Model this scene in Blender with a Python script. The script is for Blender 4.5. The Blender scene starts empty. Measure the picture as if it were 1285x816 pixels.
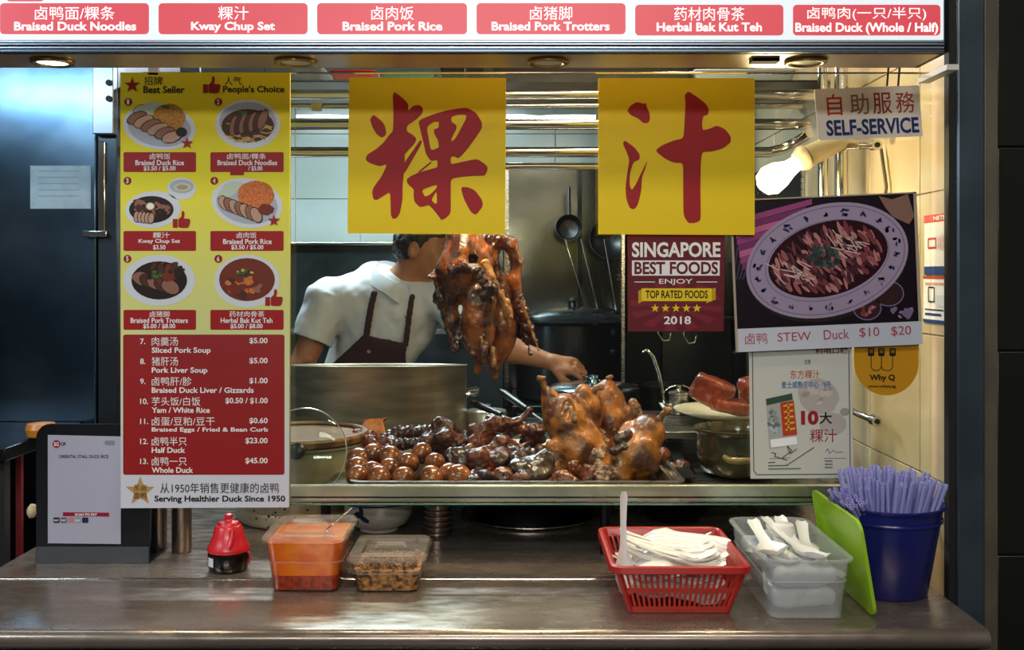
import bpy, math, random
import numpy as np
from mathutils import Vector, Matrix, Euler
R = math.radians
C = bpy.context.scene.collection
sc = bpy.context.scene
F0 = 1250.0
def P(px, py, d):
    """world point at distance d (metres) from the camera for a photo position"""
    return Vector(((px - 642.5) * d / F0, d, 1.5 + (345 - py) * d / F0))

# ---------------------------------------------------------------- camera, world, lights
cam = bpy.data.cameras.new('camera'); co = bpy.data.objects.new('camera', cam); C.objects.link(co)
co.location = (0, 0, 1.5); co.rotation_euler = (R(90), 0, 0)
cam.sensor_width = 36; cam.lens = 36 * F0 / 1285; cam.shift_y = -(408 - 345) / 1285
cam.clip_start = 0.05
sc.camera = co
sc.cycles.transparent_max_bounces = 32
sc.view_settings.view_transform = 'Standard'; sc.view_settings.look = 'None'
sc.view_settings.gamma = 1; sc.view_settings.use_curve_mapping = False
sc.view_settings.exposure = 0.0
w = bpy.data.worlds.new('world'); sc.world = w; w.use_nodes = True
w.node_tree.nodes['Background'].inputs[0].default_value = (0.78, 0.74, 0.72, 1)
w.node_tree.nodes['Background'].inputs[1].default_value = 0.08

def light(name, kind, loc, energy, col, size=0.1, size_y=None, target=None, spot=None, blend=.5):
    l = bpy.data.lights.new(name, kind); o = bpy.data.objects.new(name, l); C.objects.link(o)
    l.energy = energy; l.color = col; o.location = loc
    if kind == 'AREA':
        l.size = size
        if size_y: l.shape = 'RECTANGLE'; l.size_y = size_y
    else:
        l.shadow_soft_size = size
    if spot: l.spot_size = R(spot); l.spot_blend = blend
    if target is not None:
        o.rotation_euler = (Vector(target) - Vector(loc)).to_track_quat('-Z', 'Y').to_euler()
    return o
# hall tubes of the food centre, behind and above the viewer
light('hall_light', 'AREA', (-0.3, -3.2, 2.75), 68, (1.0, .97, .93), 2.6, .22, (0, 2, 1.35))
light('hall_light', 'AREA', (0.3, -0.3, 3.2), 25, (1.0, .90, .78), 1.6, .3, (0.1, 1.9, .9))
light('hall_light', 'AREA', (-2.6, 0.2, 2.45), 26, (.75, .88, 1.0), 1.5, .14, (-1.2, 2.6, 1.7))  # added at the left to give the fridge door a cool highlight
# kitchen tubes inside the stall
light('kitchen_tube_light', 'AREA', (-0.55, 3.7, 2.36), 60, (.80, .92, 1.0), 1.2, .10, (-.55, 3.7, 0))
light('kitchen_tube_light', 'AREA', (-1.38, 1.93, 2.07), 5, (.62, .82, 1.0), .5, .045, (-1.25, 2.6, 1.85))  # unseen tube set low behind the banner so the fridge door reflects it
light('kitchen_tube_light', 'AREA', (0.25, 2.35, 2.36), 15, (1.0, .80, .56), .9, .10, (.1, 2.45, 1.0))

# ---------------------------------------------------------------- helpers
ORG = {}
def hexc(h):
    h = h.lstrip('#'); v = [int(h[i:i+2], 16) / 255 for i in (0, 2, 4)]
    return tuple((c / 12.92 if c <= .04045 else ((c + .055) / 1.055) ** 2.4) for c in v) + (1,)
MATS = {}
def mat(name, col, rough=.5, metal=0, col2=None, vs=8, bump=0, bs=60, coat=0, spec=.5, stretch=None, sub=0, emit=0, rvar=0, vlo=.4, vhi=.6, detail=4, bdist=.002, pores=0):
    if name in MATS: return MATS[name]
    m = bpy.data.materials.new(name); m.use_nodes = True; nt = m.node_tree; N = nt.nodes; L = nt.links
    b = N['Principled BSDF']; c = hexc(col) if isinstance(col, str) else tuple(col) + (1,)
    b.inputs['Base Color'].default_value = c; b.inputs['Roughness'].default_value = rough
    b.inputs['Metallic'].default_value = metal; b.inputs['Specular IOR Level'].default_value = spec
    b.inputs['Coat Weight'].default_value = coat; b.inputs['Coat Roughness'].default_value = .12
    if sub: b.inputs['Subsurface Weight'].default_value = sub; b.inputs['Subsurface Scale'].default_value = .01
    if emit: b.inputs['Emission Color'].default_value = c; b.inputs['Emission Strength'].default_value = emit
    tc = N.new('ShaderNodeTexCoord'); mp = N.new('ShaderNodeMapping'); L.new(tc.outputs['Object'], mp.inputs[0])
    if stretch: mp.inputs['Scale'].default_value = stretch
    if col2:
        n = N.new('ShaderNodeTexNoise'); n.inputs['Scale'].default_value = vs; n.inputs['Detail'].default_value = detail
        L.new(mp.outputs[0], n.inputs[0]); r = N.new('ShaderNodeValToRGB'); L.new(n.outputs[0], r.inputs[0])
        r.color_ramp.elements[0].position = vlo; r.color_ramp.elements[1].position = vhi
        r.color_ramp.elements[0].color = c; r.color_ramp.elements[1].color = hexc(col2); L.new(r.outputs[0], b.inputs['Base Color'])
    if rvar:
        n = N.new('ShaderNodeTexNoise'); n.inputs['Scale'].default_value = bs * .4; n.inputs['Detail'].default_value = 5
        L.new(mp.outputs[0], n.inputs[0]); q = N.new('ShaderNodeMapRange'); L.new(n.outputs[0], q.inputs[0])
        q.inputs[1].default_value = .3; q.inputs[2].default_value = .7
        q.inputs[3].default_value = max(.02, rough - rvar); q.inputs[4].default_value = rough + rvar; L.new(q.outputs[0], b.inputs['Roughness'])
    if bump:
        n = N.new('ShaderNodeTexNoise'); n.inputs['Scale'].default_value = bs; n.inputs['Detail'].default_value = 3
        L.new(mp.outputs[0], n.inputs[0]); u = N.new('ShaderNodeBump'); u.inputs['Strength'].default_value = bump
        u.inputs['Distance'].default_value = bdist; L.new(n.outputs[0], u.inputs['Height']); L.new(u.outputs[0], b.inputs['Normal'])
        if pores:
            vo = N.new('ShaderNodeTexVoronoi'); vo.inputs['Scale'].default_value = pores; L.new(mp.outputs[0], vo.inputs[0])
            u2 = N.new('ShaderNodeBump'); u2.inputs['Strength'].default_value = .45; u2.inputs['Distance'].default_value = .0012
            L.new(vo.outputs['Distance'], u2.inputs['Height']); L.new(u.outputs[0], u2.inputs['Normal']); L.new(u2.outputs[0], b.inputs['Normal'])
    MATS[name] = m; return m
def clear(name, tint, body, fac, rough=.1):
    """see-through plastic or glass: transparent mixed with a glossy body"""
    if name in MATS: return MATS[name]
    m = bpy.data.materials.new(name); m.use_nodes = True; nt = m.node_tree; N = nt.nodes; L = nt.links
    b = N['Principled BSDF']; b.inputs['Base Color'].default_value = hexc(body); b.inputs['Roughness'].default_value = rough
    t = N.new('ShaderNodeBsdfTransparent'); t.inputs[0].default_value = hexc(tint)
    mx = N.new('ShaderNodeMixShader'); L.new(t.outputs[0], mx.inputs[1])
    g = b
    if body == '#000000':
        g = N.new('ShaderNodeBsdfGlossy'); g.inputs['Roughness'].default_value = rough
        fr = N.new('ShaderNodeFresnel'); ge = N.new('ShaderNodeNewGeometry'); mi = N.new('ShaderNodeMapRange'); mi.inputs[3].default_value = 1.5; mi.inputs[4].default_value = 1/1.5
        L.new(ge.outputs['Backfacing'], mi.inputs[0]); L.new(mi.outputs[0], fr.inputs[0]); L.new(fr.outputs[0], mx.inputs[0])
    else: mx.inputs[0].default_value = fac
    L.new(g.outputs[0], mx.inputs[2]); L.new(mx.outputs[0], N['Material Output'].inputs['Surface'])
    MATS[name] = m; return m

class MB:
    def __init__(s): s.v = []; s.f = []; s.mi = []; s.cur = 0
    def add(s, vs, fs, M=None):
        n = len(s.v)
        for p in vs:
            p = Vector(p); s.v.append(M @ p if M is not None else p)
        for f in fs: s.f.append([i + n for i in f]); s.mi.append(s.cur)
        return s
    def box(s, x0, x1, y0, y1, z0, z1, M=None):
        return s.add([(x, y, z) for z in (z0, z1) for y in (y0, y1) for x in (x0, x1)],
                     [(0, 2, 3, 1), (4, 5, 7, 6), (0, 1, 5, 4), (2, 6, 7, 3), (0, 4, 6, 2), (1, 3, 7, 5)], M)
    def lathe(s, prof, c=(0, 0, 0), n=32, M=None, sx=1, sy=1, cap=True, a0=0):
        vs = []; fs = []
        for r, z in prof:
            for k in range(n):
                a = 2 * math.pi * k / n + a0; vs.append((c[0] + r * math.cos(a) * sx, c[1] + r * math.sin(a) * sy, c[2] + z))
        for i in range(len(prof) - 1):
            for k in range(n):
                k2 = (k + 1) % n; fs.append((i*n+k, i*n+k2, (i+1)*n+k2, (i+1)*n+k))
        if cap:
            if prof[0][0] > 1e-5: fs.append(tuple(range(n))[::-1])
            if prof[-1][0] > 1e-5: fs.append(tuple((len(prof)-1)*n + k for k in range(n)))
        return s.add(vs, fs, M)
    def tube(s, pts, r, n=12, cap=True, flat=1.0):
        pts = [Vector(p) for p in pts]; m = len(pts); rs = r if isinstance(r, (list, tuple)) else [r] * m
        vs = []; fs = []; up = None
        for i, p in enumerate(pts):
            t = (pts[min(i+1, m-1)] - pts[max(i-1, 0)]).normalized()
            if up is None:
                up = Vector((0, 0, 1)) if abs(t.z) < .9 else Vector((0, 1, 0))
            a = t.cross(up)
            if a.length < 1e-4: a = t.cross(Vector((1, 0, 0)))
            a.normalize(); b = t.cross(a); b.normalize(); up = -b if False else up
            for k in range(n):
                g = 2 * math.pi * k / n; vs.append(p + a * math.cos(g) * rs[i] + b * math.sin(g) * rs[i] * flat)
        for i in range(m-1):
            for k in range(n):
                k2 = (k+1) % n; fs.append((i*n+k, (i+1)*n+k, (i+1)*n+k2, i*n+k2))
        if cap: fs.append(tuple(range(n))); fs.append(tuple((m-1)*n+k for k in range(n))[::-1])
        return s.add(vs, fs)
    def shear(s, c, h, k):
        for v in s.v: v.z -= (v.y-c[1])*k*max(0, min(1, (v.z-c[2])/h))
        return s
    def loops(s, loops, cap0=True, cap1=True):
        n = len(loops[0]); vs = [p for l in loops for p in l]; fs = []
        for i in range(len(loops)-1):
            for k in range(n):
                k2 = (k+1) % n; fs.append((i*n+k, i*n+k2, (i+1)*n+k2, (i+1)*n+k))
        if cap0: fs.append(tuple(range(n))[::-1])
        if cap1: fs.append(tuple((len(loops)-1)*n+k for k in range(n)))
        return s.add(vs, fs)
    def obj(s, name, m, parent=None, org=None, smooth=30, bevel=0, **tags):
        o0 = ORG.get(parent.name, Vector()) if parent else Vector(org or (0, 0, 0))
        me = bpy.data.meshes.new(name); me.from_pydata([tuple(v - o0) for v in s.v], [], s.f)
        ms = m if isinstance(m, list) else [m]
        for k in ms: me.materials.append(k)
        if len(ms) > 1: me.polygons.foreach_set('material_index', s.mi)
        if smooth:
            me.polygons.foreach_set('use_smooth', [True] * len(me.polygons))
            if smooth < 180: me.set_sharp_from_angle(angle=R(smooth))
        me.validate(); me.update()
        return link(name, me, parent, o0, bevel, **tags)
def link(name, me, parent, o0, bevel=0, **tags):
    o = bpy.data.objects.new(name, me); C.objects.link(o)
    if parent: o.parent = parent
    else: o.location = o0
    ORG[o.name] = Vector(o0)
    if bevel:
        b = o.modifiers.new('bevel', 'BEVEL'); b.width = bevel; b.segments = 2; b.limit_method = 'ANGLE'; b.angle_limit = R(40)
    for k, v in tags.items(): o[k] = v
    return o
def thing(name, loc, label, category, group=None, kind=None):
    o = bpy.data.objects.new(name, None); C.objects.link(o); o.location = loc; ORG[o.name] = Vector(loc)
    o.empty_display_size = .05
    o['label'] = label; o['category'] = category
    if group: o['group'] = group
    return o
def copy_tree(o, parent=None):
    c = o.copy(); C.objects.link(c)
    if parent: c.parent = parent
    ORG[c.name] = ORG.get(o.name, Vector())
    for ch in list(o.children): copy_tree(ch, c)
    return c

def rrect(x0, y0, x1, y1, r, z=None, seg=5):
    pts = []
    for cx, cy, a0 in ((x1-r, y1-r, 0), (x0+r, y1-r, 90), (x0+r, y0+r, 180), (x1-r, y0+r, 270)):
        for k in range(seg+1):
            a = R(a0 + 90*k/seg); pts.append((cx + r*math.cos(a), cy + r*math.sin(a)))
    return [(p[0], p[1], z) for p in pts] if z is not None else pts
def tub_mesh(mb, w0, l0, w1, l1, h, r, t, n=3, z=0, rimw=.006, rimh=.004):
    """open rounded-rectangle container, base w0 x l0, mouth w1 x l1"""
    L = []
    L.append(rrect(-w0/2, -l0/2, w0/2, l0/2, r*.8, z))
    for i in range(1, n+1):
        f = i/n; L.append(rrect(-(w0+(w1-w0)*f)/2, -(l0+(l1-l0)*f)/2, (w0+(w1-w0)*f)/2, (l0+(l1-l0)*f)/2, r, z+.004+(h-.004)*f))
    L.append(rrect(-w1/2-rimw, -l1/2-rimw, w1/2+rimw, l1/2+rimw, r+rimw, z+h))
    L.append(rrect(-w1/2-rimw, -l1/2-rimw, w1/2+rimw, l1/2+rimw, r+rimw, z+h+rimh))
    L.append(rrect(-w1/2+t, -l1/2+t, w1/2-t, l1/2-t, r-t, z+h+rimh))
    L.append(rrect(-w0/2+t, -l0/2+t, w0/2-t, l0/2-t, r*.8-t, z+t))
    return mb.loops(L)

# ---- signed-distance modelling for organic shapes
def sdf_field(prims, vox, pad=.012, bounds=None):
    lo = np.full(3, 1e9); hi = np.full(3, -1e9)
    boxes = []
    for p in prims:
        k = p['k']; t = p['t']
        if t in 'cy':
            a = np.array(p['a'], float); b = np.array(p['b'], float); r = max(p['ra'], p['rb'])
            l = np.minimum(a, b) - r; h = np.maximum(a, b) + r
        else:
            c = np.array(p['c'], float); r = (max(p['r']) + p.get('rd', 0)) * (1.75 if t == 'b' else 1); l = c - r; h = c + r
        boxes.append((l - k - 3*vox, h + k + 3*vox))
        if not p.get('sub'): lo = np.minimum(lo, l); hi = np.maximum(hi, h)
    lo -= pad; hi += pad
    n = np.ceil((hi - lo) / vox).astype(int) + 1
    ax = [lo[i] + vox * np.arange(n[i]) for i in range(3)]
    F = np.full(n, .3, np.float32)
    for p, (l, h) in zip(prims, boxes):
        i0 = np.clip(((l - lo) / vox).astype(int), 0, n); i1 = np.clip(((h - lo) / vox).astype(int) + 2, 0, n)
        if (i1 <= i0).any(): continue
        X = ax[0][i0[0]:i1[0], None, None]; Y = ax[1][None, i0[1]:i1[1], None]; Z = ax[2][None, None, i0[2]:i1[2]]
        if p['t'] in 'cy':
            a = np.array(p['a'], float); b = np.array(p['b'], float); d = b - a; L2 = d @ d + 1e-12
            h_ = ((X-a[0])*d[0] + (Y-a[1])*d[1] + (Z-a[2])*d[2]) / L2; hc = np.clip(h_, 0, 1)
            dx = X - a[0] - hc*d[0]; dy = Y - a[1] - hc*d[1]; dz = Z - a[2] - hc*d[2]
            if p['t'] == 'c':
                D = np.sqrt(dx*dx+dy*dy+dz*dz) - (p['ra'] + (p['rb']-p['ra'])*hc)
            else:
                gx = X - a[0] - h_*d[0]; gy = Y - a[1] - h_*d[1]; gz = Z - a[2] - h_*d[2]
                D = np.sqrt(gx*gx+gy*gy+gz*gz) - (p['ra'] + (p['rb']-p['ra'])*hc)
                D = np.maximum(D, (np.abs(h_-.5)-.5)*math.sqrt(L2))
        else:
            M = np.array(p['M']) if p.get('M') is not None else np.eye(3); c = p['c']; r = p['r']
            x = X-c[0]; y = Y-c[1]; z = Z-c[2]
            u = M[0][0]*x+M[1][0]*y+M[2][0]*z; v = M[0][1]*x+M[1][1]*y+M[2][1]*z; w_ = M[0][2]*x+M[1][2]*y+M[2][2]*z
            if p['t'] == 'e':
                k0 = np.sqrt((u/r[0])**2+(v/r[1])**2+(w_/r[2])**2); k1 = np.sqrt((u/r[0]**2)**2+(v/r[1]**2)**2+(w_/r[2]**2)**2)+1e-9
                D = k0*(k0-1)/k1
            else:
                qx = np.abs(u)-r[0]; qy = np.abs(v)-r[1]; qz = np.abs(w_)-r[2]
                D = np.sqrt(np.maximum(qx,0)**2+np.maximum(qy,0)**2+np.maximum(qz,0)**2)+np.minimum(np.maximum(qx,np.maximum(qy,qz)),0)-p.get('rd',0)
        S = F[i0[0]:i1[0], i0[1]:i1[1], i0[2]:i1[2]]; k = p['k']
        if p.get('sub'):
            hh = np.maximum(k-np.abs(S+D), 0)/k if k > 0 else 0; S[...] = np.maximum(S, -D) + (hh*hh*k/4)
        else:
            hh = np.maximum(k-np.abs(S-D), 0)/k if k > 0 else 0; S[...] = np.minimum(S, D) - (hh*hh*k/4)
    return F, lo, vox
def nets(F, lo, vox):
    s = F < 0; nx, ny, nz = F.shape
    cor = [(i, j, k) for i in (0, 1) for j in (0, 1) for k in (0, 1)]
    sl = lambda A, c: A[c[0]:nx-1+c[0], c[1]:ny-1+c[1], c[2]:nz-1+c[2]]
    cnt = sum(sl(s, c).astype(np.int8) for c in cor); act = (cnt > 0) & (cnt < 8)
    idx = np.argwhere(act); n = len(idx); acc = np.zeros((n, 3)); num = np.zeros(n)
    I, J, K = idx.T
    for a in cor:
        for ax_ in range(3):
            if a[ax_]: continue
            b = list(a); b[ax_] = 1
            fa = F[I+a[0], J+a[1], K+a[2]]; fb = F[I+b[0], J+b[1], K+b[2]]; m = (fa < 0) != (fb < 0)
            t = np.where(m, fa/np.where(fa-fb == 0, 1, fa-fb), 0)
            pos = np.array(a, float)[None].repeat(n, 0); pos[:, ax_] += t
            acc += pos*m[:, None]; num += m
    V = (idx + acc/np.maximum(num, 1)[:, None])*vox + lo
    lut = np.full(act.shape, -1); lut[I, J, K] = np.arange(n)
    Q = []
    for ax_ in range(3):
        A = np.moveaxis(s, ax_, 0); Lm = np.moveaxis(lut, ax_, 0)
        e = A[:-1, 1:-1, 1:-1] != A[1:, 1:-1, 1:-1]; q = np.argwhere(e); i, j, k = q.T; j = j+1; k = k+1
        quad = np.stack([Lm[i, j-1, k-1], Lm[i, j, k-1], Lm[i, j, k], Lm[i, j-1, k]], 1)
        fl = A[i, j, k] ^ (ax_ == 1)
        quad[~fl] = quad[~fl][:, ::-1]; Q.append(quad)
    Q = np.concatenate(Q); Q = Q[(Q >= 0).all(1)]
    return V, Q
def wob(V, amp, freq, seed=0):
    """isotropic value noise, freq in radians per metre, two octaves"""
    d = np.zeros(len(V)); f = freq/4.2
    for o in range(2):
        p = V*f*(1+o)*1.0 + seed*7.31 + o*3.7; i = np.floor(p).astype(np.int64); t = p-i; t = t*t*(3-2*t); acc = 0
        for c in range(8):
            b = np.array([(c >> k) & 1 for k in range(3)]); q = i+b
            h = (q[:, 0]*374761393+q[:, 1]*668265263+q[:, 2]*2147483647+seed*1013904223+o*97) & 0xffffffff
            h = ((h ^ (h >> 13))*1274126177) & 0xffffffff; h = (h ^ (h >> 16)) & 0xffff
            acc = acc+(h/32767.5-1)*np.prod(np.where(b, t, 1-t), 1)
        d += acc*amp*2.4/(1+o)
    return d
def organic(name, prims, vox, m, parent=None, org=None, noise=None, post=None, smooth=4, **tags):
    F, lo, vx = sdf_field(prims, vox)
    if post is not None: F = post(F, lo, vx)
    V, Q = nets(F, lo, vx)
    o0 = ORG.get(parent.name, Vector()) if parent else Vector(org or (0, 0, 0))
    me = bpy.data.meshes.new(name); V = V.copy()
    for _ in range(smooth):   # light laplacian relax
        A = np.zeros_like(V); c = np.zeros(len(V))
        for a, b in ((0, 1), (1, 2), (2, 3), (3, 0)):
            np.add.at(A, Q[:, a], V[Q[:, b]]); np.add.at(A, Q[:, b], V[Q[:, a]]); np.add.at(c, Q[:, a], 1); np.add.at(c, Q[:, b], 1)
        V = V*.4 + .6*A/np.maximum(c, 1)[:, None]
    if noise:
        nn = np.zeros_like(V); a = V[Q[:, 1]]-V[Q[:, 0]]; b = V[Q[:, 3]]-V[Q[:, 0]]; fn = np.cross(a, b)
        for q in range(4): np.add.at(nn, Q[:, q], fn)
        nn /= np.linalg.norm(nn, axis=1)[:, None]+1e-9
        for amp, fr, sd in noise + [(noise[0][0]*.35, noise[0][1]*3.6, 77)]: V += nn*wob(V, amp, fr, sd)[:, None]
    V -= np.array(o0)
    me.vertices.add(len(V)); me.vertices.foreach_set('co', V.astype(np.float32).ravel())
    me.loops.add(len(Q)*4); me.loops.foreach_set('vertex_index', Q.ravel().astype(np.int32))
    me.polygons.add(len(Q)); me.polygons.foreach_set('loop_start', np.arange(len(Q), dtype=np.int32)*4)
    me.update(calc_edges=True); me.validate()
    me.polygons.foreach_set('use_smooth', [True]*len(me.polygons)); me.materials.append(m)
    return link(name, me, parent, o0, **tags)
def cap_(a, ra, b, rb, k=.01, sub=False): return dict(t='c', a=tuple(a), ra=ra, b=tuple(b), rb=rb, k=k, sub=sub)
def cyl_(a, ra, b, rb, k=.01, sub=False): return dict(t='y', a=tuple(a), ra=ra, b=tuple(b), rb=rb, k=k, sub=sub)
def ell_(c, r, rot=None, k=.01, sub=False): return dict(t='e', c=tuple(c), r=tuple(r), M=(Euler([R(x) for x in rot]).to_matrix() if rot is not None and len(rot) == 3 and not isinstance(rot, Matrix) else rot), k=k, sub=sub)
def box_(c, r, rot=None, rd=.004, k=.005, sub=False): return dict(t='b', c=tuple(c), r=tuple(r), M=(Euler([R(x) for x in rot]).to_matrix() if rot is not None and not isinstance(rot, Matrix) else rot), rd=rd, k=k, sub=sub)

# ---- printed pages
class Page:
    EPS = .0003
    def __init__(s, root, d, O=(0, 0), a=(1, 0), b=(0, 1), T=None):
        s.root = root; s.d = d; s.O = O; s.a = a; s.b = b; s.T = T; s.org = ORG[root.name]
    def m(s, u, v, layer=0):
        if s.T: return s.T(u, v, layer*s.EPS)
        px = s.O[0] + u*s.a[0] + v*s.b[0]; py = s.O[1] + u*s.a[1] + v*s.b[1]
        p = P(px, py, s.d); p.y -= layer*s.EPS; return p
    def poly(s, name, pts, m, layer=1, parent=None):
        mb = MB(); mb.add([s.m(u, v, layer) for u, v in pts], [tuple(range(len(pts)))])
        return mb.obj(name, m, parent or s.root, smooth=0)
    def board(s, name, pts, m, th=.003, parent=None):
        mb = MB(); a = [s.m(u, v, 0) for u, v in pts]; nrm = s.m(pts[0][0], pts[0][1], 1) - a[0]; nrm.normalize()
        mb.loops([[p - nrm*th for p in a], a]); return mb.obj(name, m, parent or s.root, smooth=0)
    def rr(s, name, x0, y0, x1, y1, r, m, layer=1, parent=None): return s.poly(name, rrect(x0, y0, x1, y1, r), m, layer, parent)
    def text(s, t, x0, y0, x1, y1, m, bold=.0, layer=2, parent=None, name='lettering', shear=0):
        c = bpy.data.curves.new('t', 'FONT'); c.body = t; c.resolution_u = 3; c.offset = bold; c.shear = shear
        o = bpy.data.objects.new('t', c); C.objects.link(o); me = bpy.data.meshes.new_from_object(o)
        bpy.data.objects.remove(o); bpy.data.curves.remove(c)
        X = [v.co.x for v in me.vertices]; Y = [v.co.y for v in me.vertices]
        if not X: return None
        ax, bx, ay, by = min(X), max(X), min(Y), max(Y)
        # vertical box follows the glyphs; descender-free
        org = s.org
        for v in me.vertices:
            u = x0 + (v.co.x-ax)/(bx-ax)*(x1-x0); q = y1 - (v.co.y-ay)/(by-ay)*(y1-y0); v.co = s.m(u, q, layer) - org
        me.materials.clear(); me.materials.append(m); me.name = name
        return link(name, me, parent or s.root, org)
    def curves(s, name, splines, m, layer=2, parent=None, smooth=True):
        """filled outline with holes, corner points smoothed"""
        mb = []
        c = bpy.data.curves.new('t', 'CURVE'); c.dimensions = '2D'; c.fill_mode = 'BOTH'
        for pts in splines:
            q = pts
            if smooth:
                n = len(pts); q = []
                for i in range(n):
                    a, b, d_ = Vector(pts[i-1]), Vector(pts[i]), Vector(pts[(i+1) % n])
                    l1 = (a-b).length; l2 = (d_-b).length; k1 = min(.3, 7/max(l1, 1e-6)); k2 = min(.3, 7/max(l2, 1e-6))
                    p1 = b+(a-b)*k1; p2 = b+(d_-b)*k2
                    for t in (0, .33, .66, 1): q.append(tuple((1-t)**2*p1+2*t*(1-t)*b+t*t*p2))
            sp = c.splines.new('POLY'); sp.points.add(len(q)-1)
            for i, p in enumerate(q): sp.points[i].co = (p[0], p[1], 0, 1)
            sp.use_cyclic_u = True
        o = bpy.data.objects.new('t', c); C.objects.link(o); me = bpy.data.meshes.new_from_object(o)
        bpy.data.objects.remove(o); bpy.data.curves.remove(c)
        for v in me.vertices: v.co = s.m(v.co.x, v.co.y, layer) - s.org
        me.materials.clear(); me.materials.append(m); me.name = name
        return link(name, me, parent or s.root, s.org)
class Pic:
    """one printed picture: many flat shapes, one mesh, several inks"""
    def __init__(s, page): s.p = page; s.mb = MB(); s.ms = []
    def poly(s, pts, m, layer=2):
        if m not in s.ms: s.ms.append(m)
        s.mb.cur = s.ms.index(m); s.mb.add([s.p.m(u, v, layer) for u, v in pts], [tuple(range(len(pts)))]); return s
    def ell(s, cx, cy, rx, ry, m, layer=2, rot=0, n=28, jit=0):
        c, q = math.cos(R(rot)), math.sin(R(rot)); pts = []
        for k in range(n):
            a = 2*math.pi*k/n; j = 1+random.uniform(-jit, jit); x = rx*math.cos(a)*j; y = ry*math.sin(a)*j
            pts.append((cx+x*c-y*q, cy+x*q+y*c))
        return s.poly(pts, m, layer)
    def ring(s, cx, cy, rx, ry, t, m, layer, rot=0, n=40):
        if m not in s.ms: s.ms.append(m)
        s.mb.cur = s.ms.index(m); c, q = math.cos(R(rot)), math.sin(R(rot)); vs = []
        for rr_ in (0, t):
            for k in range(n):
                a = 2*math.pi*k/n; x = (rx-rr_)*math.cos(a); y = (ry-rr_)*math.sin(a); vs.append(s.p.m(cx+x*c-y*q, cy+x*q+y*c, layer))
        s.mb.add(vs, [(k, (k+1) % n, n+(k+1) % n, n+k) for k in range(n)])
    def line(s, pts, w, m, layer=3):
        for a, b in zip(pts[:-1], pts[1:]):
            a = Vector(a); b = Vector(b); t = (b-a).normalized(); n = Vector((-t.y, t.x))*w/2
            s.poly([a-n, b-n, b+n, a+n], m, layer)
        return s
    def obj(s, name='picture', parent=None): return s.mb.obj(name, s.ms if len(s.ms) > 1 else s.ms[0], parent or s.p.root, smooth=0)
def star_pts(cx, cy, r, rin=.4, n=5): return [(cx+(r if k % 2 == 0 else r*rin)*math.sin(math.pi*k/n), cy-(r if k % 2 == 0 else r*rin)*math.cos(math.pi*k/n)) for k in range(2*n)]

random.seed(7)
# ---------------------------------------------------------------- materials
steel = mat('brushed_steel', '#b9b5ae', .28, 1, bump=.12, bs=40, rvar=.08, stretch=(1, 1, 14))
steel_h = mat('brushed_steel_flat', '#8f8982', .30, 1, col2='#6e6962', vs=6, bump=.10, bs=50, rvar=.10, stretch=(1, 10, 1))
steel_pol = mat('polished_steel', '#c9c6c1', .12, 1)
steel_dk = mat('dark_steel', '#3a3d40', .32, 1, col2='#24272b', vs=4, bump=.08, bs=30)
steel_fr = mat('fridge_steel', '#6f8799', .25, 1, col2='#4b6478', vs=2.5, bump=.16, bs=2.5, rvar=.1, bdist=.02)
steel_bk = mat('backsplash_steel', '#7c8084', .17, 1, col2='#5c6064', vs=3, bump=.12, bs=3, rvar=.06, bdist=.01)
black = mat('black_plastic', '#0b0b0c', .35)
blackm = mat('black_matt', '#0c0c0d', .7)
white = mat('white_paint', '#d8d8d4', .4)
alu = mat('aluminium', '#aebccb', .3, .9)
grout = mat('grout', '#8d8a80', .8)
tile_c = mat('cream_tile', '#c9b797', .18, col2='#bfab88', vs=4, coat=.3)
tile_g = mat('grey_tile', '#8f9a9c', .2, col2='#87918f', vs=3)
tile_d = mat('dark_tile', '#12140f', .3, col2='#171a14', vs=5)
def ink(n, c, r=.45, **k): return mat('ink_'+n, c, r, **{**dict(spec=.25), **k})
i_white = ink('white', '#e4e4e2'); i_red = ink('red', '#9a181a'); i_black = ink('black', '#17130f'); i_blue = ink('blue', '#1c2f7a')
i_yel = ink('yellow', '#e2c410', .5); i_brush = ink('brush_red', '#98141a', .5)
i_dred = ink('deep_red', '#8c1418'); i_mar = ink('maroon', '#611420'); i_gold = ink('gold', '#b08c50', .35)
i_plate = ink('plate', '#cdd2d8'); i_plate2 = ink('plate_shade', '#a7adb8'); i_brown = ink('brown', '#4a2a1c'); i_meat = ink('meat', '#8a604c')
i_meat2 = ink('meat_pale', '#b58f78'); i_dark = ink('dark_food', '#241612'); i_rice = ink('rice', '#9a6a28', .5, col2='#c28c40', vs=400); i_orice = ink('orange_rice', '#b5562a', .5, col2='#d08040', vs=400)
i_green = ink('herb', '#3b6a2c'); i_cuke = ink('cucumber', '#b9c7b0'); i_nood = ink('noodle', '#c8a860'); i_soup = ink('soup', '#6e2c18')

# ---------------------------------------------------------------- the setting
def struct(mb, name, m, **k): return mb.obj(name, m, kind='structure', **k)
XR = .87; YB = 4.6; XL = -1.6; ZT = 2.42
struct(MB().box(-2.4, 1.8, -4, YB+.1, -.06, 0), 'floor', mat('floor_tile', '#2c2a27', .35, col2='#24221f', vs=3))
struct(MB().box(XL-.1, XR+.1, 1.832, YB+.1, ZT, ZT+.08), 'ceiling', mat('ceiling_paint', '#5d5d59', .7))
wb = struct(MB().box(XL-.1, XR+.1, YB, YB+.1, 0, ZT), 'wall_back', grout)
struct(MB().box(XL-.1, XL, 1.975, YB, 0, ZT), 'wall_left', mat('left_wall_paint', '#24282b', .6))
wr = struct(MB().box(XR, XR+.078, 1.968, YB, 0, ZT), 'wall_right', grout)
wf = struct(MB().box(XR+.08, 1.8, 1.96, 2.06, 0, 2.9), 'wall_front', mat('dark_grout', '#050505', .8))
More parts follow.
